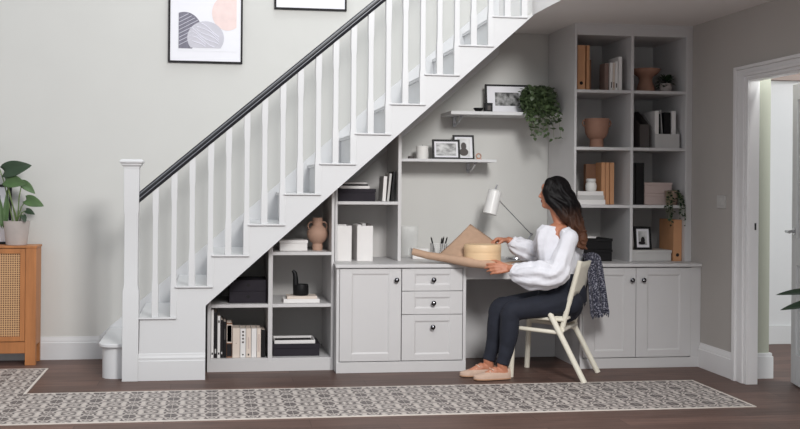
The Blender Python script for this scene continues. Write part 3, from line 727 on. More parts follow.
for i in range(84):
    a = r2.uniform(0, 2*PI); out = r2.uniform(.05, .135); front = r2.random()
    dx, dy = math.cos(a)*out, -abs(math.sin(a))*out*.9-.02
    if i % 4 == 0: dy = abs(dy)*.6
    drop = r2.uniform(.02, .32) if dy < -.05 or abs(dx) > .09 else r2.uniform(-.02, .12)
    topz = zu+.125+r2.uniform(.0, .12)
    base = Vector((2.43, 7.70, zu+.10)); p1 = Vector((2.43+dx*.6, 7.70+dy*.7, topz)); p2 = Vector((2.43+dx, 7.70+dy*1.5, topz-.04)); p3 = Vector((2.43+dx*1.1, 7.70+dy*1.6, topz-.05-drop))
    if p3.x > 2.57: p3.x = 2.57-r2.random()*.02
    if p2.x > 2.57: p2.x = 2.565
    if p3.z < zu+.0 and p3.y > 7.53: p3.y = 7.515-r2.random()*.03; p2.y = min(p2.y, 7.54)
    pts = []
    for j in range(13):
        t = j/12
        pts.append(base*(1-t)**3+p1*3*t*(1-t)**2+p2*3*t*t*(1-t)+p3*t**3)
    sm.tube(pts, .0012, 4)
    for j in range(2, 13):
        for q in range(2):
            d = Vector((r2.uniform(-1, 1), r2.uniform(-1, .25), r2.uniform(-.9, .35)))
            leaf_quad(lv, pts[j]+Vector((r2.uniform(-.012, .012), r2.uniform(-.012, .012), r2.uniform(-.01, .01))), d, Vector((r2.uniform(-.4, .4), -.5, 1)), r2.uniform(.028, .044), r2.uniform(.024, .036))
for v_ in lv.bm.verts:
    v_.co.x = min(v_.co.x, 2.583); v_.co.y = min(v_.co.y, 7.89)
lv.build('foliage', 'leafy', iv, bev=0, normals=False, smooth=60); sm.build('stems', 'stem', iv, bev=0)

# desk lamp
la = thing('desk_lamp', (2.36, 7.55, .745), 'white cylinder-shade desk lamp with a thin chrome arm', 'lamp')
hd0 = Vector((2.075, 7.55, 1.262)); hd1 = Vector((2.03, 7.535, 1.082)); ax_ = (hd1-hd0).normalized()
sh = MB(); P = lambda t: hd0.lerp(hd1, t)
sh.tube([P(0), P(.02), P(.08), P(.5), P(1), P(1), P(.9)], [.018, .040, .050, .051, .052, .047, .045], 28)
sho = sh.build('shade', 'lampwhite', la, bev=0)
MB().tube([hd0-ax_*.035+Vector((.006, 0, .003)), hd0], .0055, 8).build('cap_pin', 'chrome', sho, bev=0)
MB().ball(P(.86), .03, seg=12).build('bulb', 'wax', sho, bev=0)
el = Vector((2.36, 7.57, .93))
am_ = MB(); am_.tube([(2.10, 7.545, 1.185), el], .0036, 8); am_.ball((2.10, 7.545, 1.185), .012, seg=10); am_.ball(el, .011, seg=10); am_.build('arm', 'chrome', la, bev=0)
MB().tube([el, (2.25, 7.6, .76)], .0045, 8).build('lower_arm', 'chrome', la, bev=0)
MB().lathe([(.001, 0), (.075, 0), (.078, .004), (.075, .014), (.02, .018), (.001, .018)], (2.25, 7.6, .7455), 28).build('base', 'chrome', la, bev=0)

# ------------------------------------------------------------------ bookcase contents
def boxfile(x0, x1, y, z, h, d, m, label, group, hole=True):
    o = thing('box_file', ((x0+x1)/2, y, z), label, 'box file', group)
    B(x0, x1, y, y+d, z, z+h).build('case', m, o, bev=.0015)
    if hole and x1-x0 > .02:
        MB().tube([((x0+x1)/2, y-.001, z+h*.15), ((x0+x1)/2, y+.002, z+h*.15)], min(.013, (x1-x0)*.32), 16).build('finger_hole', 'hole_shade', o, bev=0)  # hole is a flat black disc, its inner shade put into the colour
    return o
z1, z2, z3, z4 = 1.9945, 1.5785, 1.1595, .746
bg = 'tan files in the top left cubby'
boxfile(2.622, 2.682, 7.33, z1, .325, .24, 'orange', 'wide tan box file at the far left of the top left cubby', bg)
boxfile(2.692, 2.714, 7.33, z1, .325, .24, 'orange', 'narrow tan file second in the top left cubby', bg, False)
book(2.722, 2.744, 7.38, z1, .225, .2, 'brown', 'brown book against the tan files in the top left cubby', bg)
tg = 'pale books in the top left cubby'
book(2.838, 2.868, 7.35, z1, .20, .11, 'brown2', 'grey-brown book at the left of the pale row in the top cubby', tg)
book(2.872, 2.890, 7.33, z1, .203, .2, 'paper', 'first white book of the pale row in the top left cubby', tg, marks=[(.1, .3, 'darkgrey', .4)])
book(2.893, 2.907, 7.33, z1, .203, .2, 'cream', 'cream slim book between white ones in the top left cubby', tg, marks=[(.1, .3, 'brown', .4)])
book(2.910, 2.930, 7.33, z1, .212, .2, 'paper', 'second white book of the pale row in the top left cubby', tg, marks=[(.1, .25, 'darkgrey', .4)])
book(2.935, 2.962, 7.33, z1, .248, .2, 'paper', 'tallest white book at the right of the pale row in the top cubby', tg)
vs = thing('vase', (3.18, 7.45, z1), 'terracotta vase with a wide flared rim in the top right cubby', 'vase')
MB().lathe([(.001, 0), (.066, 0), (.069, .012), (.060, .05), (.048, .085), (.047, .1), (.056, .118), (.088, .14), (.102, .156), (.108, .174), (.102, .176), (.09, .158), (.05, .13), (.001, .11)], (3.195, 7.45, z1), 32).build('body', 'terracotta', vs, bev=0)
pl = thing('potted_plant', (3.335, 7.43, z1), 'little dark-leaved plant in a round grey pot in the top right cubby', 'plant')
MB().lathe([(.001, 0), (.03, 0), (.043, .02), (.046, .045), (.04, .066), (.036, .066), (.036, .05), (.001, .05)], (3.335, 7.41, z1), 24).build('pot', 'potgrey', pl, bev=0)
lv = MB(); r3 = random.Random(8)
for i in range(90):
    a = r3.uniform(0, 2*PI); e_ = r3.uniform(-.4, 1.2)
    d = Vector((math.cos(a)*math.cos(e_), math.sin(a)*math.cos(e_), math.sin(e_)))
    leaf_quad(lv, Vector((3.335, 7.41, z1+.066))+d*r3.uniform(.01, .05), d, Vector((.1, -.3, 1)), .042, .028)
lv.build('foliage', 'leafd', pl, bev=0, normals=False, smooth=60)
# second row
cu = thing('vase', (2.80, 7.42, z2), 'terracotta goblet vase with two small handles in the second left cubby', 'vase')
MB().lathe([(.001, 0), (.050, 0), (.052, .006), (.048, .05), (.05, .062), (.066, .075), (.082, .105), (.089, .15), (.091, .205), (.093, .213), (.087, .213), (.083, .15), (.056, .085), (.001, .078)], (2.805, 7.42, z2), 32).build('body', 'terracotta', cu, bev=0)
for s in (-1, 1):
    MB().tube([(2.805+s*.086, 7.42, z2+.195), (2.805+s*.104, 7.42, z2+.198), (2.805+s*.110, 7.42, z2+.18), (2.805+s*.102, 7.42, z2+.16), (2.805+s*.084, 7.42, z2+.156)], .006, 8).build('handle', 'terracotta', cu, bev=0)
mg2 = 'magazine files in the second right cubby'
mag(3.115, 3.187, 7.36, 7.62, z2, .28, 'darkgrey', 'dark grey magazine file in the second right cubby', mg2, low=.62)
mag(3.225, 3.415, 7.34, 7.60, z2, .26, 'greycard', 'low white magazine file holding papers in the second right cubby', mg2, low=.40)
pg2 = 'papers in the white magazine file'
def sheet(x0, x1, h, m, lab, ti=0):
    o = thing('folder', ((x0+x1)/2, 7.36, z2+.005), lab, 'folder', pg2)
    B(-(x1-x0)/2, (x1-x0)/2, 0, .2, 0, h).build('card', m, o, world=False); o.rotation_euler = (0, ti, 0); return o
sheet(3.232, 3.262, .27, 'paper', 'white folder at the left in the white magazine file')
sheet(3.264, 3.274, .25, 'black', 'black folder beside the left white folder in the magazine file')
sheet(3.297, 3.301, .28, 'greycard', 'thin grey sheet leaning left between black folders in the magazine file', -.08)
sheet(3.306, 3.352, .26, 'black', 'wide black folder in the middle of the white magazine file')
sheet(3.362, 3.395, .27, 'paper', 'white folder at the right in the white magazine file')
# third row
sg = 'white books under the jar'
flatbook(2.62, 2.842, 7.33, z3, .036, .22, 'paper', 'bottom white book of the stack under the white jar', sg)
flatbook(2.632, 2.835, 7.335, z3+.0365, .03, .21, 'greycard', 'middle grey-white book of the stack under the white jar', sg)
flatbook(2.632, 2.828, 7.335, z3+.067, .03, .21, 'paper', 'top white book of the stack under the white jar', sg)
jr = thing('jar', (2.74, 7.43, z3+.0975), 'round white lidded jar on the stack of white books', 'jar')
MB().lathe([(.001, 0), (.032, 0), (.04, .01), (.042, .04), (.036, .062), (.028, .068), (.001, .068)], (2.765, 7.42, z3+.0975), 26).build('body', 'wax', jr, bev=0)
MB().lathe([(.001, 0), (.034, 0), (.036, .004), (.036, .02), (.032, .024), (.001, .024)], (2.765, 7.42, z3+.1655), 26).build('lid', 'lampwhite', jr, bev=0)
bg3 = 'tan files in the third left cubby'
boxfile(2.765, 2.845, 7.53, z3, .30, .05, 'brown', 'wide brown file behind the white jar', bg3, False)
boxfile(2.838, 2.866, 7.40, z3, .31, .12, 'orange', 'leftmost slim tan file right of the white jar', bg3, False)
boxfile(2.870, 2.898, 7.40, z3, .31, .12, 'orange', 'middle slim tan file right of the white jar', bg3, False)
boxfile(2.903, 2.936, 7.40, z3, .31, .12, 'orange', 'rightmost and widest of the tan files right of the white jar', bg3, False)
bg4 = 'black files in the third right cubby'
boxfile(3.068, 3.09, 7.38, z3, .31, .24, 'matte_black', 'slim black file at the left of the third right cubby', bg4, False)
boxfile(3.095, 3.16, 7.38, z3, .31, .24, 'black', 'wide black box file beside the blush boxes in the third right cubby', bg4, True)
pk = 'blush boxes in the third right cubby'
drawer_box('storage_box', 3.172, 3.385, 7.40, 7.62, z3, z3+.085, 'lower blush box of the pair in the third right cubby', 'pink', pk, False, .02)
drawer_box('storage_box', 3.172, 3.385, 7.40, 7.62, z3+.0855, z3+.165, 'upper blush box of the pair in the third right cubby', 'pink', pk, False, .02)
tp = thing('potted_plant', (3.35, 7.345, z3), 'clay pot with trailing plant spilling over the edge of the third right cubby', 'plant')
MB().lathe([(.001, 0), (.036, 0), (.05, .09), (.053, .105), (.047, .105), (.042, .03), (.001, .09)], (3.36, 7.345, z3), 24).build('pot', 'potbrown', tp, bev=0)
lv = MB(); sm = MB()
for i in range(16):
    a = PI+r3.uniform(.1, PI-.1); dx, dy = math.cos(a), math.sin(a)
    s0 = Vector((3.355, 7.345, z3+.1)); s1 = s0+Vector((dx*.05, dy*.05, .03)); s2 = s0+Vector((dx*.08, -.085, -.02)); s3 = Vector((s2.x+r3.uniform(-.02, .03), 7.272, z3+r3.uniform(-.17, .0)))
    if s3.z < z3+.02: s2.y = 7.275; s3.y = 7.268
    pts = [s0*(1-t)**3+s1*3*t*(1-t)**2+s2*3*t*t*(1-t)+s3*t**3 for t in [j/9 for j in range(10)]]
    sm.tube(pts, .001, 4)
    for j in range(6 if i % 3 else 3, 10):
        d = Vector((r3.uniform(-1, 1), r3.uniform(-1, -.1), r3.uniform(-.8, .5)))
        leaf_quad(lv, pts[j], d, Vector((0, -.5, 1)), .026, .018)
for v_ in lv.bm.verts:
    v_.co.x = min(v_.co.x, 3.432)
lv.build('foliage', 'leafd', tp, bev=0, normals=False, smooth=60); sm.build('stems', 'stem', tp, bev=0)
# bottom row
kb = 'black boxes behind the woman'
drawer_box('storage_box', 2.62, 2.90, 7.34, 7.60, z4, z4+.085, 'lower black box of the pair on the worktop behind the woman', 'black', kb, False, .02)
drawer_box('storage_box', 2.62, 2.90, 7.34, 7.60, z4+.0855, z4+.165, 'upper black box of the pair on the worktop behind the woman', 'black', kb, False, .02)
flatbook(2.66, 2.80, 7.40, z4+.1655, .012, .16, 'paper', 'white notebook on the upper black box behind the woman', 'notebook on the black boxes')
drawer_box('storage_box', 3.05, 3.360, 7.345, 7.62, z4, z4+.08, 'wide white lidded box holding the small photo frame', 'greycard', None, False, .022)
frame('photo_frame', .132, .172, .017, (.016, .018), 'ph4', (3.168, 7.40, z4+.0805), 'small black frame with a dark figure standing on the wide white box', 'photo frame', lean=.14)
fr = [o for o in C.objects if o.get('label', '').startswith('small black frame')][0]
sh_ = MB(); sh_.ball((.0, .0032, .07), (.016, .0008, .026), seg=12); sh_.ball((-.008, .0032, .05), (.028, .0008, .012), seg=12); sh_.build('figure_motif', 'char', fr, world=False, bev=0)
boxfile(3.370, 3.434, 7.33, z4, .305, .25, 'orange', 'tan box file with a round hole at the right end of the worktop', None, True)

# ------------------------------------------------------------------ kraft paper, bent-wood box
kp = thing('wrapping_paper', (1.85, 7.1, .745), 'loose brown kraft paper, rolled at its left edge, spread over the desk edge', 'wrapping paper')
ra = [Vector((1.398, 7.24, .825)), Vector((1.50, 7.19, .80)), Vector((1.62, 7.12, .785)), Vector((1.75, 7.0, .765)), Vector((1.90, 6.93, .752)), Vector((2.02, 6.93, .748))]
rl = MB(); rl.tube(ra, [.025, .026, .029, .033, .03, .014], 20)
rl.build('rolled_edge', 'kraft', kp, bev=0)
def flat(uu, vv):     # sheet from the roll back over the worktop
    uu = .34+.66*uu
    i = min(int(uu*4.999), 4); f_ = uu*5-i
    p0 = ra[i].lerp(ra[i+1], f_) if i < 5 else ra[5]
    q = Vector((p0.x+.16*uu*vv+.12*vv, 7.115+.0+.30*vv*(.35+.65*uu), .7485+.0045*math.sin(uu*6)))
    w_ = min(1, vv*2.2)
    r = p0.lerp(q, w_) if vv < .455 else q
    r.z += .0
    return r
MB().grid(flat, 30, 16).build('sheet', 'kraft', kp, bev=0, solid=.0016, normals=False, smooth=60)
def flap(uu, vv):     # stiff corner rising behind the box
    a0 = Vector((1.56, 7.22, .79)); b0 = Vector((1.84, 7.36, 1.015)); c0 = Vector((2.04, 7.26, .865)); d0 = Vector((1.80, 7.16, .77))
    p = (a0*(1-uu)+b0*uu)*(1-vv)+(d0*(1-uu)+c0*uu)*vv
    p += Vector((0, -.07, .012))*math.sin(PI*vv)*(1-uu)+Vector((0, -.02, 0))*math.sin(PI*uu)
    return p
MB().grid(flap, 18, 18).build('raised_corner', 'kraft', kp, bev=0, solid=.0016, normals=False, smooth=60)
bx = thing('round_box', (1.838, 7.075, .755), 'round pale bent-wood box with a lid held on the kraft paper', 'box')
MB().lathe([(.001, 0), (.125, 0), (.127, .002), (.127, .085), (.001, .085)], (1.855, 7.07, .753), 56).build('body', 'box', bx, bev=.001)
MB().lathe([(.125, 0), (.1280, .0), (.1288, .002), (.1288, .048), (.127, .051), (.001, .052)], (1.855, 7.07, .835), 56).build('lid', 'box', bx, bev=0)

# ------------------------------------------------------------------ chair
V3 = lambda *a: Vector(a)
CC = Vector((2.337, 6.92, 0)); fv = Vector((-.845, .535, 0)); nv = Vector((-.535, -.845, 0))
def ch(a, b_, z): return CC+fv*a+nv*b_+Vector((0, 0, z))
cr = thing('chair', (2.337, 6.92, 0), 'cream wooden chair with slanting back legs that the woman sits on', 'chair')
def rod(name, pts, r, n=16):
    return MB().tube(pts, r, n).build(name, 'chairw', cr, bev=.002)
for s in (1, -1):
    rod('leg', [ch(-.245, .215*s, .0), ch(.012, .215*s, .488)], .019)
    rod('leg', [ch(.258, .205*s, 0), ch(.24, .205*s, .425)], .019)
    rod('back_post', [ch(-.072, .178*s, .30), ch(-.205, .19*s, .80)], .018)
    rod('side_stretcher', [ch(.23, .198*s, .335), ch(-.095, .202*s, .318)], .014)
    rod('seat_rail', [ch(.235, .195*s, .415), ch(-.10, .195*s, .405)], .014)
rod('cross_rail', [ch(.235, -.2, .40), ch(.235, .2, .40)], .014)
rod('cross_rail', [ch(-.09, -.2, .335), ch(-.09, .2, .335)], .014)
se = MB()
se.grid(lambda u_, v_: ch(.245-.37*u_, (-.185+.37*v_), .428-.012*math.sin(PI*v_)*math.sin(PI*u_)-.012*u_), 10, 10)
se.build('seat', 'chairw', cr, bev=0, solid=.016, normals=False)
bd = MB()
bd.grid(lambda u_, v_: ch(-.148-.055*u_-.02*math.sin(PI*v_)-.0, -.185+.37*v_, .565+.225*u_), 6, 14)
bd.build('backrest', 'chairw', cr, bev=0, solid=.014, normals=False)

# scarf over the chair back
sc = thing('scarf', (2.57, 6.84, .43), 'navy flecked knitted scarf with fringed ends draped over the chair back', 'scarf')
pth = [ch(-.155, -.06, .50), ch(-.165, -.07, .60), ch(-.18, -.08, .70), ch(-.195, -.09, .78), V3(2.515, 6.83, .826), V3(2.555, 6.845, .822), V3(2.578, 6.85, .76), V3(2.590, 6.85, .66), V3(2.600, 6.845, .55), V3(2.612, 6.84, .435)]
def spl(pts, t):
    n_ = len(pts)-1; i = min(int(t*n_), n_-1); f_ = t*n_-i
    p0, p1, p2, p3 = pts[max(i-1, 0)], pts[i], pts[i+1], pts[min(i+2, n_)]
    return .5*((2*p1)+(p2-p0)*f_+(2*p0-5*p1+4*p2-p3)*f_*f_+(3*p1-p0-3*p2+p3)*f_**3)
def scf(u_, v_):
    p = spl(pth, u_); k_ = max(0, min(1, (u_-.42)/.25)); k_ = k_*k_*(3-2*k_)
    wd_ = (nv*(1-k_)+Vector((-.93, -.36, 0))*k_).normalized(); w_ = .11-.048*k_+.022*max(0, u_-.6)/.4
    tn = Vector((-wd_.y, wd_.x, 0))
    rip = .011*math.sin(v_*13+u_*2)*(.35+abs(u_-.5)*1.5)
    return p+wd_*((v_-.5)*2*w_)+tn*rip+Vector((0, 0, .006*math.sin(v_*9) if 0 < u_ < 1 else .008*math.sin(v_*7)))
MB().grid(scf, 40, 26).build('knit', 'scarf', sc, bev=0, solid=.010, normals=False, smooth=70)
for uu in (0.0, 1.0):
    frg = MB()
    for i in range(22):
        p = scf(uu, (i+.5)/22); d = Vector((rnd.uniform(-.006, .006), rnd.uniform(-.006, .006), -rnd.uniform(.025, .04)))
        frg.tube([p+Vector((0, 0, .006)), p+d*.5, p+d], [.0068, .0045, .003], 6)
    frg.build('fringe', 'scarf', sc, bev=0)

# ------------------------------------------------------------------ woman
def bake(o, vox, smooth=4, fac=.5):
    md = o.modifiers.new('r', 'REMESH'); md.mode = 'VOXEL'; md.voxel_size = vox
    if smooth: ms = o.modifiers.new('s', 'SMOOTH'); ms.iterations = smooth; ms.factor = fac
    bpy.context.view_layer.update()
    dg = bpy.context.evaluated_depsgraph_get()
    me = bpy.data.meshes.new_from_object(o.evaluated_get(dg))
    o.modifiers.clear(); o.data = me
    for p in me.polygons: p.use_smooth = True
    return o
PO = (2.38, 6.86, 0)
pe = thing('person', PO, 'dark-haired woman in a white blouse and jeans seated at the desk holding the round box', 'person')
V = Vector
hipN, hipF = V((2.365, 6.775, .515)), V((2.36, 6.945, .515))
knN, knF = V((1.985, 6.80, .455)), V((1.945, 6.95, .465))
anN, anF = V((1.925, 6.80, .10)), V((1.865, 6.93, .105))
shN, shF = V((2.362, 6.725, .95)), V((2.30, 7.04, .958))
elN, elF = V((2.255, 6.665, .725)), V((2.285, 7.19, .815))
wrN, wrF = V((1.995, 6.865, .735)), V((2.085, 7.215, .905))
b = MB()
b.limb([V((2.36, 6.86, .52)), V((2.355, 6.865, .62)), V((2.35, 6.87, .72)), V((2.345, 6.88, .85)), V((2.34, 6.885, .95))], [(.11, .15), (.10, .135), (.09, .118), (.095, .135), (.075, .125)], 24)
b.limb([shN+V((-.01, .03, .0)), V((2.345, 6.83, .972)), V((2.34, 6.885, .98)), V((2.325, 6.94, .972)), shF+V((0, -.03, 0))], [.045, .045, .05, .045, .045], 16)
b.limb([V((2.365, 6.885, .98)), V((2.35, 6.89, 1.06)), V((2.322, 6.9, 1.16))], [.058, .047, .05], 18)
# head, looking to the left and a little away
fd = V((-.955, .297, 0)); sd = V((.297, .955, 0)); hc = V((2.322, 6.905, 1.25))
rotf = Euler((0, 0, math.atan2(fd.y, fd.x)), 'XYZ')
H = lambda a, s, z: hc+fd*a+sd*s+V((0, 0, z))
b.ball(hc, (.094, .074, .098), rotf, 24); b.ball(H(.035, 0, -.05), (.062, .058, .07), rotf, 18)
b.ball(H(.062, 0, -.088), (.032, .034, .024), rotf, 14); b.ball(H(.075, 0, -.092), (.016, .02, .016), rotf, 12)
b.ball(H(.075, 0, .03), (.022, .05, .03), rotf, 14)
b.tube([H(.086, 0, .012), H(.098, 0, -.012), H(.108, 0, -.03), H(.094, 0, -.037)], [.008, .009, .0115, .009], 10)
for s in (1, -1):
    b.ball(H(.092, s*.010, -.033), .008, rotf, 8); b.ball(H(.066, s*.04, -.028), (.02, .02, .02), rotf, 10)
    b.ball(H(-.008, s*.074, -.012), (.016, .008, .028), rotf, 10)
b.ball(H(.088, 0, -.056), (.010, .02, .006), rotf, 10); b.ball(H(.086, 0, -.066), (.010, .018, .0065), rotf, 10)
# arms
def lerp3(a, c, n_): return [a.lerp(c, i/n_) for i in range(n_+1)]
for S, E_, W_ in ((shN, elN, wrN), (shF, elF, wrF)):
    b.limb([S, S.lerp(E_, .5), E_], [.052, .047, .039]); b.limb([E_, E_.lerp(W_, .35), W_], [.039, .038, .026])
# hands
def hand(b, W_, d, n_, th, curl, spread, thumb, L_=.175):
    """d: towards the fingers, n_: back of the hand, th: thumb side"""
    d = d.normalized(); n_ = (n_-d*n_.dot(d)).normalized(); th = (th-d*th.dot(d)-n_*th.dot(n_)).normalized()
    pl_ = L_*.52
    tips = []
    for i, off in enumerate((.030, .010, -.010, -.028)):
        k0 = W_+d*.012+th*off*.55; k1 = W_+d*(pl_-(.0, -.004, .002, .012)[i])+th*off
        b.limb([k0, k0.lerp(k1, .5), k1], [.0135, .0135, .0115], 10)
        fl = L_*.5*(.92, 1.0, .94, .76)[i]; p = k1; ang = curl[i][0]; dirs = d+th*spread*(1.5-i)
        pts = [p]; rr = [.0098]
        for j, (f_, c_) in enumerate(((.45, curl[i][0]), (.30, curl[i][1]), (.25, curl[i][2]))):
            ang = (0 if j == 0 else ang)+c_ if j else c_
            dv = dirs.normalized()*math.cos(ang)-n_*math.sin(ang)
            p = p+dv*fl*f_; pts.append(p); rr.append((.0088, .0080, .0066)[j])
        b.limb(pts, rr, 10); tips.append((pts[-1], dv))
    t0 = W_+d*.022+th*.018; t1 = W_+d*(pl_*.62)+th*.040+thumb[0]*n_; t2 = t1+(d*.75+th*thumb[1]+n_*thumb[2]).normalized()*.034; t3 = t2+(d*.95+th*thumb[3]+n_*thumb[4]).normalized()*.028
    b.limb([t0, t1, t2, t3], [.0155, .0128, .0105, .0082], 10)
    b.ball(W_+d*pl_*.5-n_*.004, (.02, .02, .02), None, 10)
    return tips
dN = V((-1, .20, -.02))
hand(b, wrN+dN.normalized()*.012, dN, V((-.15, -.97, .25)), V((0, .25, 1)), [(.22, .5, .35), (.3, .55, .4), (.36, .6, .4), (.42, .6, .45)], .03, (-.006, .45, -.5, .1, -.5))
dF = V((-1, -.05, .06))
hand(b, wrF+dF.normalized()*.01, dF, V((0, .25, .95)), V((-.05, -1, .1)), [(.75, .7, .35), (.7, .75, .4), (.72, .8, .4), (.8, .8, .4)], .05, (-.012, -.1, -.75, -.35, -.55), .165)
# legs and feet
for Hp, Kn, An in ((hipN, knN, anN), (hipF, knF, anF)):
    b.limb([Hp, Hp.lerp(Kn, .5), Kn], [.076, .066, .052], 18); b.limb([Kn, Kn.lerp(An, .3)+V((.012, 0, 0)), An], [.052, .05, .033], 16)
    b.limb([An+V((.022, 0, -.055)), An+V((-.05, -.004, -.045)), An+V((-.14, -.016, -.075))], [.027, .033, .018], 12)
    b.limb([An, An+V((.012, 0, -.05))], [.034, .028], 12)
body = b.build('body', 'skin', pe, bev=0); bake(body, .0034, 3)
for s in (1, -1):
    MB().ball(H(.071, s*.03, -.004), (.0135, .013, .010), rotf, 12).build('eye', 'eye', body, bev=0)
    MB().ball(H(.0815, s*.031, -.004), (.004, .006, .006), rotf, 10).build('iris', 'iris', body, bev=0)
    MB().tube([H(.086, s*.014, .019), H(.083, s*.03, .024), H(.07, s*.048, .018)], [.0028, .0034, .002], 8).build('eyebrow', 'iris', body, bev=0)
lp = MB(); lp.ball(H(.0955, 0, -.0565), (.005, .017, .0045), rotf, 12); lp.ball(H(.093, 0, -.0655), (.006, .015, .0052), rotf, 12); lp.build('lips', 'lip', body, bev=0)
# jeans
j = MB()
j.limb([V((2.365, 6.86, .50)), V((2.362, 6.862, .57)), V((2.358, 6.866, .645))], [(.112, .165), (.114, .168), (.102, .145)], 28)
def creases(t, a): return 1+.035*math.sin(9*a+t*20)*math.exp(-((t-.05)*6)**2)+.03*math.sin(t*46+2*math.sin(a))*math.exp(-((t-.95)*4.5)**2)+.02*math.sin(t*60+3*a)*math.exp(-((t-.52)*9)**2)
for Hp, Kn, An in ((hipN, knN, anN), (hipF, knF, anF)):
    j.ball(Hp+V((.01, 0, -.005)), (.10, .088, .086), None, 18)
    bend = []
    a_, c_ = Hp.lerp(Kn, .88), Kn.lerp(An, .16)
    for i in range(14): bend.append(Hp.lerp(a_, i/13))
    for i in range(1, 7):
        t = i/7; bend.append(a_*(1-t)**2+(Kn+V((-.012, 0, .014)))*2*t*(1-t)+c_*t*t)
    end = An+V((.002, 0, .0))
    for i in range(16): bend.append(c_.lerp(end, i/15)+V((.012*math.sin(PI*i/15), 0, 0)))
    rr = [.092-.026*(i/13) for i in range(14)]+[.065]*6+[.064-.021*(i/15)+.006*math.sin(PI*min(1, i/9)) for i in range(16)]
    j.tube(bend, rr, 28, rfun=creases)
jo = j.build('jeans', 'jeans', pe, bev=0); bake(jo, .006, 3)
# blouse
bl = MB()
def folds(t, a): return 1+.035*math.sin(5*a+t*7)+.03*math.sin(11*a-t*9)
bl.tube([V((2.36, 6.865, .605)), V((2.355, 6.865, .635)), V((2.350, 6.868, .69)), V((2.348, 6.872, .77)), V((2.345, 6.88, .86)), V((2.342, 6.885, .93)), V((2.345, 6.888, .972)), V((2.352, 6.89, 1.003))],
        [(.10, .138), (.116, .155), (.106, .145), (.106, .145), (.108, .158), (.100, .160), (.088, .155), (.066, .125)], 40, rfun=folds)
bl.limb([shN+V((-.002, .05, .012)), shN+V((0, .0, -.002))], [.054, .058], 18); bl.limb([shF+V((.004, -.05, .012)), shF+V((0, 0, -.002))], [.052, .056], 18)
bl.tube([V((2.31, 6.73, .985)), V((2.35, 6.75, .998)), V((2.388, 6.80, 1.0)), V((2.405, 6.87, .998)), V((2.398, 6.95, .995))], [.016, .02, .022, .022, .018], 12)
bo_arm = [([shN, shN.lerp(elN, .35), shN.lerp(elN, .75), elN+V((.0, 0, -.005)), elN.lerp(wrN, .3)+V((.0, 0, -.026)), elN.lerp(wrN, .55)+V((0, 0, -.034)), elN.lerp(wrN, .78)+V((0, 0, -.026)), elN.lerp(wrN, .89)+V((0, 0, -.012))],
           [.058, .060, .068, .082, .094, .092, .074, .054]),
          ([shF, shF.lerp(elF, .35), shF.lerp(elF, .75), elF+V((0, 0, .0)), elF.lerp(wrF, .3)+V((.0, 0, -.01)), elF.lerp(wrF, .55)+V((0, 0, -.012)), elF.lerp(wrF, .78)+V((0, 0, -.006)), elF.lerp(wrF, .86)],
           [.058, .058, .062, .068, .072, .07, .060, .046])]
def pleat(t, a): return 1+.10*math.sin(7*a+3*math.sin(t*7))*min(1, t*2)+.05*math.sin(13*a+t*12)*t+.05*math.sin(t*34+2*a)*(1-abs(t-.45))
for P_, R_ in bo_arm:
    pp_ = []; rr = []
    for i in range(29):
        t = i/28; pp_.append(spl(P_, t)); k_ = t*(len(R_)-1); i0 = min(int(k_), len(R_)-2); rr.append(R_[i0]+(R_[i0+1]-R_[i0])*(k_-i0))
    bl.tube(pp_, rr, 40, rfun=pleat)
    bl.tube([pp_[-1], pp_[-1].lerp(pp_[-1]+(pp_[-1]-pp_[-2]).normalized()*.02, 1)], [rr[-1]*1.0, rr[-1]*.93], 24)
blo = bl.build('blouse', 'blouse', pe, bev=0); bake(blo, .005, 1)
# hair
hm = MB()
hm.ball(H(-.010, 0, .014), (.094, .084, .100), rotf, 22)
hm.ball(H(-.038, 0, -.03), (.070, .082, .10), rotf, 18)
hm.limb([H(.035, -.045, .06), H(.056, -.055, .0), H(.040, -.062, -.05), H(-.012, -.072, -.10), H(-.07, -.072, -.17)], [.042, .038, .034, .036, .042], 14)
hm.limb([H(.005, .066, .03), H(.0, .07, -.03), H(-.03, .066, -.1)], [.035, .03, .03], 12)
fall = [H(-.06, -.01, -.03), V((2.405, 6.85, 1.14)), V((2.43, 6.815, 1.05)), V((2.452, 6.78, .985)), V((2.466, 6.755, .93)), V((2.458, 6.745, .878))]
hm.limb(fall, [(.075, .07), (.07, .062), (.056, .048), (.042, .038), (.034, .03), (.012, .012)], 18)
r4 = random.Random(3)
for i in range(60):
    a = r4.uniform(-1.15, 1.15); s0 = math.sin(a)
    st_ = H(.045-.08*r4.random(), s0*.045, .095-.02*abs(s0))
    side = -1 if s0 < .25 else 1
    mid = H(r4.uniform(-.075, .07), side*r4.uniform(.070, .084), r4.uniform(-.02, .02)) if abs(s0) > .3 else H(-.095, s0*.08, .0)
    low = fall[2]+V((r4.uniform(-.05, .03), r4.uniform(-.045, .03), r4.uniform(-.03, .05)))
    end = fall[4]+V((r4.uniform(-.035, .022), r4.uniform(-.03, .03), r4.uniform(-.06, .06)))
    P_ = [st_, st_.lerp(mid, .5)+(st_.lerp(mid, .5)-hc).normalized()*.018, mid, mid.lerp(low, .55)+V((.03, -.012, .01)), low, low.lerp(end, .5)+V((.016*math.sin(i), 0, 0)), end]
    ptsl = [spl(P_, t/22)+V((.007*math.sin(t*.9+i), .005*math.cos(t*.8+i*2), 0))*(t/22)*1.4 for t in range(23)]
    hm.tube(ptsl, [.010+.006*math.sin(PI*t/22)-(.008*max(0, t/22-.75)) for t in range(23)], 7)
ho = hm.build('hair', 'hair', pe, bev=0); bake(ho, .0042, 1)
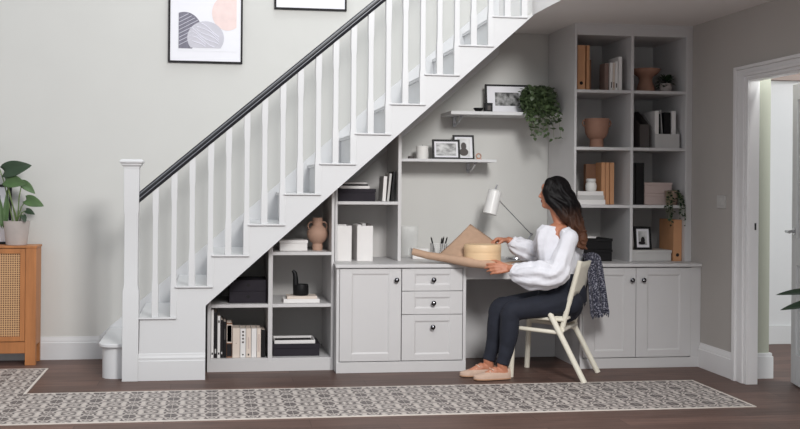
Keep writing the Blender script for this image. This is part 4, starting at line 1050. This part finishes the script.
# shoes
def shoe(An, yaw, lab):
    f_ = V((-math.cos(yaw), -math.sin(yaw), 0)); s_ = V((-f_.y, f_.x, 0)); base = V((An.x, An.y, 0))+f_*(-.055)
    LN = .255
    def half(t): return (.030+.014*math.sin(min(1, t/.7)*PI/2))*(1 if t < .72 else math.sqrt(max(.02, 1-((t-.72)/.285)**2)))*(.72+.28*min(1, t/.1))
    def hgt(t): return .076-.010*math.sin(t*6) if t < .34 else (.068-.034*((t-.34)/.66)**1.3)
    sh_ = MB(); rings = []
    n_ = 26
    for i in range(n_+1):
        t = i/n_; w_ = half(t); h_ = hgt(t); ring = []
        for k_ in range(14):
            a = PI*k_/13
            ring.append(sh_.bm.verts.new(base+f_*(LN*t)+s_*(w_*math.cos(a)*1.0)+V((0, 0, .012+(h_-.012)*max(0, math.sin(a))**.75))))
        rings.append(ring)
    for a, c in zip(rings, rings[1:]):
        for k_ in range(13): sh_.bm.faces.new((a[k_], a[k_+1], c[k_+1], c[k_]))
        sh_.bm.faces.new((a[13], a[0], c[0], c[13]))
    sh_.bm.faces.new(rings[0]); sh_.bm.faces.new(rings[-1][::-1])
    o = sh_.build('shoe', 'shoe', pe, bev=0, smooth=60)
    so = MB(); vs = [base+f_*(LN*(i/24))+s_*(half(i/24)+.003) for i in range(25)]+[base+f_*(LN*(i/24))-s_*(half(i/24)+.003) for i in range(24, -1, -1)]
    so.prismz([(v_.x, v_.y) for v_ in vs], .0046, .014); so.build('sole', 'sole', o, bev=.002)
    lc = MB(); m_ = base+f_*(LN*.50)+V((0, 0, hgt(.5)+.004))
    for q in (1, -1):
        lc.tube([m_, m_+s_*q*.018+f_*.008+V((0, 0, .010)), m_+s_*q*.034+V((0, 0, .002)), m_+s_*q*.018-f_*.008+V((0, 0, .004)), m_], .0026, 6)
        lc.tube([m_, m_+s_*q*.02+f_*.022+V((0, 0, -.004))], .0024, 6)
    lc.tube([m_+f_*.02-s_*.028-V((0, 0, .012)), m_+f_*.02+V((0, 0, -.001)), m_+f_*.02+s_*.028-V((0, 0, .012))], .0028, 6)
    lc.build('lace', 'lace', o, bev=0)
    return o
shoe(anN, .10, ''); shoe(anF, .06, '')

# ------------------------------------------------------------------ sideboard, monstera and frame on the left
sb = thing('sideboard', (-1.85, 7.77, 0), 'oak sideboard with woven cane doors against the wall at the left edge', 'sideboard')
sx0, sx1, sy0, sy1 = -2.50, -1.215, 7.655, 7.875
B(sx0, sx1, sy0-.004, sy1, .826, .842).build('top', 'oak', sb, bev=.002)
for x0 in (sx0+.006, sx1-.079):
    for y0, y1 in ((sy0, sy0+.04), (sy1-.045, sy1)):
        B(x0, x0+.073, y0, y1, 0, .826).build('leg', 'oak', sb, bev=.002)
for x0 in (sx0+.006, sx1-.026): B(x0, x0+.02, sy0+.04, sy1-.045, .14, .826).build('side_panel', 'oak', sb)
B(sx0+.079, sx1-.079, sy0+.006, sy0+.03, .085, .165).build('bottom_rail', 'oak', sb); B(sx0+.026, sx1-.026, sy0+.03, sy1-.02, .15, .17).build('bottom_panel', 'oak', sb); B(sx0+.026, sx1-.026, sy1-.02, sy1-.01, .15, .826).build('back_panel', 'oak', sb)
for x0, x1 in ((sx0+.081, -1.86), (-1.856, sx1-.081)):
    d = MB(); z0_, z1_ = .17, .822; fw = .034
    d.box(x0, x0+fw, sy0, sy0+.022, z0_, z1_); d.box(x1-fw, x1, sy0, sy0+.022, z0_, z1_); d.box(x0+fw, x1-fw, sy0, sy0+.022, z0_, z0_+fw); d.box(x0+fw, x1-fw, sy0, sy0+.022, z1_-fw, z1_)
    do = d.build('door', 'oak', sb); B(x0+fw, x1-fw, sy0+.009, sy0+.013, z0_+fw, z1_-fw).build('cane_panel', 'cane', do, bev=0)
def leaf(mb, p, d, up, L_, W_, bendz=.15):
    d = V(d).normalized(); up = V(up); s_ = d.cross(up).normalized(); n_ = s_.cross(d)
    def f(u_, v_):
        q = v_*2-1
        wd = W_*.5*max(0, math.sin(PI*min(1, (u_*.94+.06))**.62))**.8
        back = -.12*L_*abs(q)**1.5*max(0, 1-u_*3)
        return V(p)+d*(L_*u_+back)+s_*(q*wd)+n_*(abs(q)*wd*.28-bendz*L_*u_*u_)
    mb.grid(f, 12, 8); return mb
mo = thing('monstera_plant', (-1.355, 7.765, .842), 'green monstera in a stone-grey pot on the oak sideboard', 'plant')
MB().lathe([(.001, 0), (.068, 0), (.072, .004), (.092, .168), (.092, .172), (.084, .172), (.08, .14), (.001, .14)], (-1.375, 7.765, .842), 32).build('pot', 'potgrey', mo, bev=0)
MB().lathe([(.001, 0), (.081, 0), (.001, .008)], (-1.375, 7.765, .982), 20).build('soil', 'soil', mo, bev=0)
ctr = V((-1.375, 7.765, .985))
# stem tip, leaf direction, up, length, width, material
LV = [((-1.45, 7.70, 1.365), (1, -.15, .28), (0, -1, .3), .19, .12, 'leafd'), ((-1.44, 7.69, 1.30), (1, -.25, -.12), (0, -1, .3), .145, .10, 'leafm'),
      ((-1.33, 7.70, 1.285), (.75, -.2, -.55), (.2, -1, .4), .12, .065, 'leafm'), ((-1.30, 7.70, 1.165), (1, -.2, -.3), (.1, -1, .4), .13, .085, 'leafm'),
      ((-1.30, 7.70, 1.09), (.8, -.3, -.3), (.2, -1, .4), .07, .045, 'leafd'), ((-1.32, 7.69, 1.055), (.3, -.3, -.6), (.3, -1, .3), .055, .04, 'leafd'),
      ((-1.53, 7.74, 1.50), (-.9, -.2, .25), (0, -1, .4), .15, .09, 'leafd')]
smm = MB()
for p, d, up, L_, W_, mm in LV:
    leaf(MB(), p, d, up, L_, W_).build('leaf', mm, mo, bev=0, normals=False, smooth=60, solid=.001)
    p = V(p); m_ = ctr.lerp(p, .55)+V((0, -.02, .03)); smm.tube([ctr+V((rnd.uniform(-.02, .02), 0, 0)), m_, p], [.005, .004, .003], 8)
smm.build('stems', 'stem', mo, bev=0)
for (x, ln_, tl) in ((-1.45, .27, .06), (-1.465, .2, -.12)):
    leaf(MB(), (x, 7.74, .985), (tl, -.02, 1), (0, -1, .1), ln_, .042, .03).build('sword_leaf', 'leafm', mo, bev=0, normals=False, smooth=60, solid=.001)
frame('picture_frame', .42, .43, .018, (.06, .06), 'ph4', (-1.640, 7.846, .8425), 'black framed picture leaning on the wall behind the monstera', 'picture frame', lean=.06)

# plant whose leaf tips reach in at the right edge
rp = thing('potted_plant', (3.36, 5.10, 0), 'dark pointed leaves reaching in at the right edge before the ajar door', 'plant')
MB().lathe([(.001, 0), (.10, 0), (.13, .26), (.135, .28), (.12, .28), (.115, .24), (.001, .24)], (3.33, 5.05, 0), 28).build('pot', 'potgrey', rp, bev=0)
s5 = MB(); c5 = V((3.33, 5.05, .25))
for tip, d, L_, W_ in (((3.10, 5.06, .755), (-1, .1, -.02), .2, .05), ((3.12, 5.04, .70), (-1, .08, -.12), .21, .062), ((3.38, 5.1, .95), (.5, .4, .6), .2, .07), ((3.36, 4.95, .9), (.2, -1, .3), .2, .07)):
    leaf(MB(), tip, d, (0, -.6, .9), L_, W_, .08).build('leaf', 'leafo', rp, bev=0, normals=False, smooth=60, solid=.001)
    s5.tube([c5, c5.lerp(V(tip), .5)+V((.02, 0, .1)), V(tip)], [.006, .005, .003], 8)
s5.build('stems', 'stem', rp, bev=0)

# ------------------------------------------------------------------ light
def area(name, loc, tgt, sx, sy, power, col=(1, 1, 1), spread=PI):
    l = bpy.data.lights.new(name, 'AREA'); l.shape = 'RECTANGLE'; l.size = sx; l.size_y = sy; l.energy = power; l.color = col; l.spread = spread
    o = bpy.data.objects.new(name, l); C.objects.link(o); o.location = loc
    o.rotation_euler = (Vector(tgt)-Vector(loc)).to_track_quat('-Z', 'Y').to_euler(); return o
area('key_softbox', (1.65, 1.5, 3.75), (1.5, 7.6, 1.0), 1.15, 1.15, 275, (1, .992, .982))  # softbox out of view, placed along the direction of the cast shadows
area('landing_window', (.7, 7.3, 4.7), (.9, 7.75, 1.6), 1.6, .9, 30, (.9, .97, 1))
area('hall_fill', (4.7, 4.9, 1.9), (3.7, 6.9, 1.2), 1.0, 1.2, 40, (.97, 1, .97))  # area light added out of view to brighten the hall beyond the doorway
hl = bpy.data.lights.new('jamb_fill', 'POINT'); hl.energy = 24; hl.shadow_soft_size = .07; hl.color = (.98, 1, .98)  # unseen point light added to brighten the door jamb and hall wall
hlo = bpy.data.objects.new('jamb_fill', hl); C.objects.link(hlo); hlo.location = (3.72, 6.1, 2.6)
wd = bpy.data.worlds.new('World'); bpy.context.scene.world = wd; wd.use_nodes = True
wd.node_tree.nodes['Background'].inputs[0].default_value = (.92, .96, 1, 1); wd.node_tree.nodes['Background'].inputs[1].default_value = .74

# ------------------------------------------------------------------ camera
cam = bpy.data.cameras.new('camera'); co = bpy.data.objects.new('camera', cam); C.objects.link(co)
cam.sensor_fit = 'HORIZONTAL'; cam.sensor_width = 36; cam.lens = 36*1050/800
cam.shift_x = (400-366)/800; cam.shift_y = -(214.5-183.5)/800
th = math.atan(154/1050)
co.matrix_world = Matrix.Translation((0, 0, 1.30))@Matrix.Rotation(-th, 4, 'Z')@Matrix.Rotation(PI/2, 4, 'X')@Matrix.Rotation(.008, 4, 'Z')
bpy.context.scene.camera = co
sc_ = bpy.context.scene
sc_.view_settings.view_transform = 'Standard'; sc_.view_settings.look = 'None'; sc_.view_settings.gamma = 1; sc_.view_settings.exposure = 0; sc_.view_settings.use_curve_mapping = False
for o in list(C.objects):
    if '_o' in o: del o['_o']
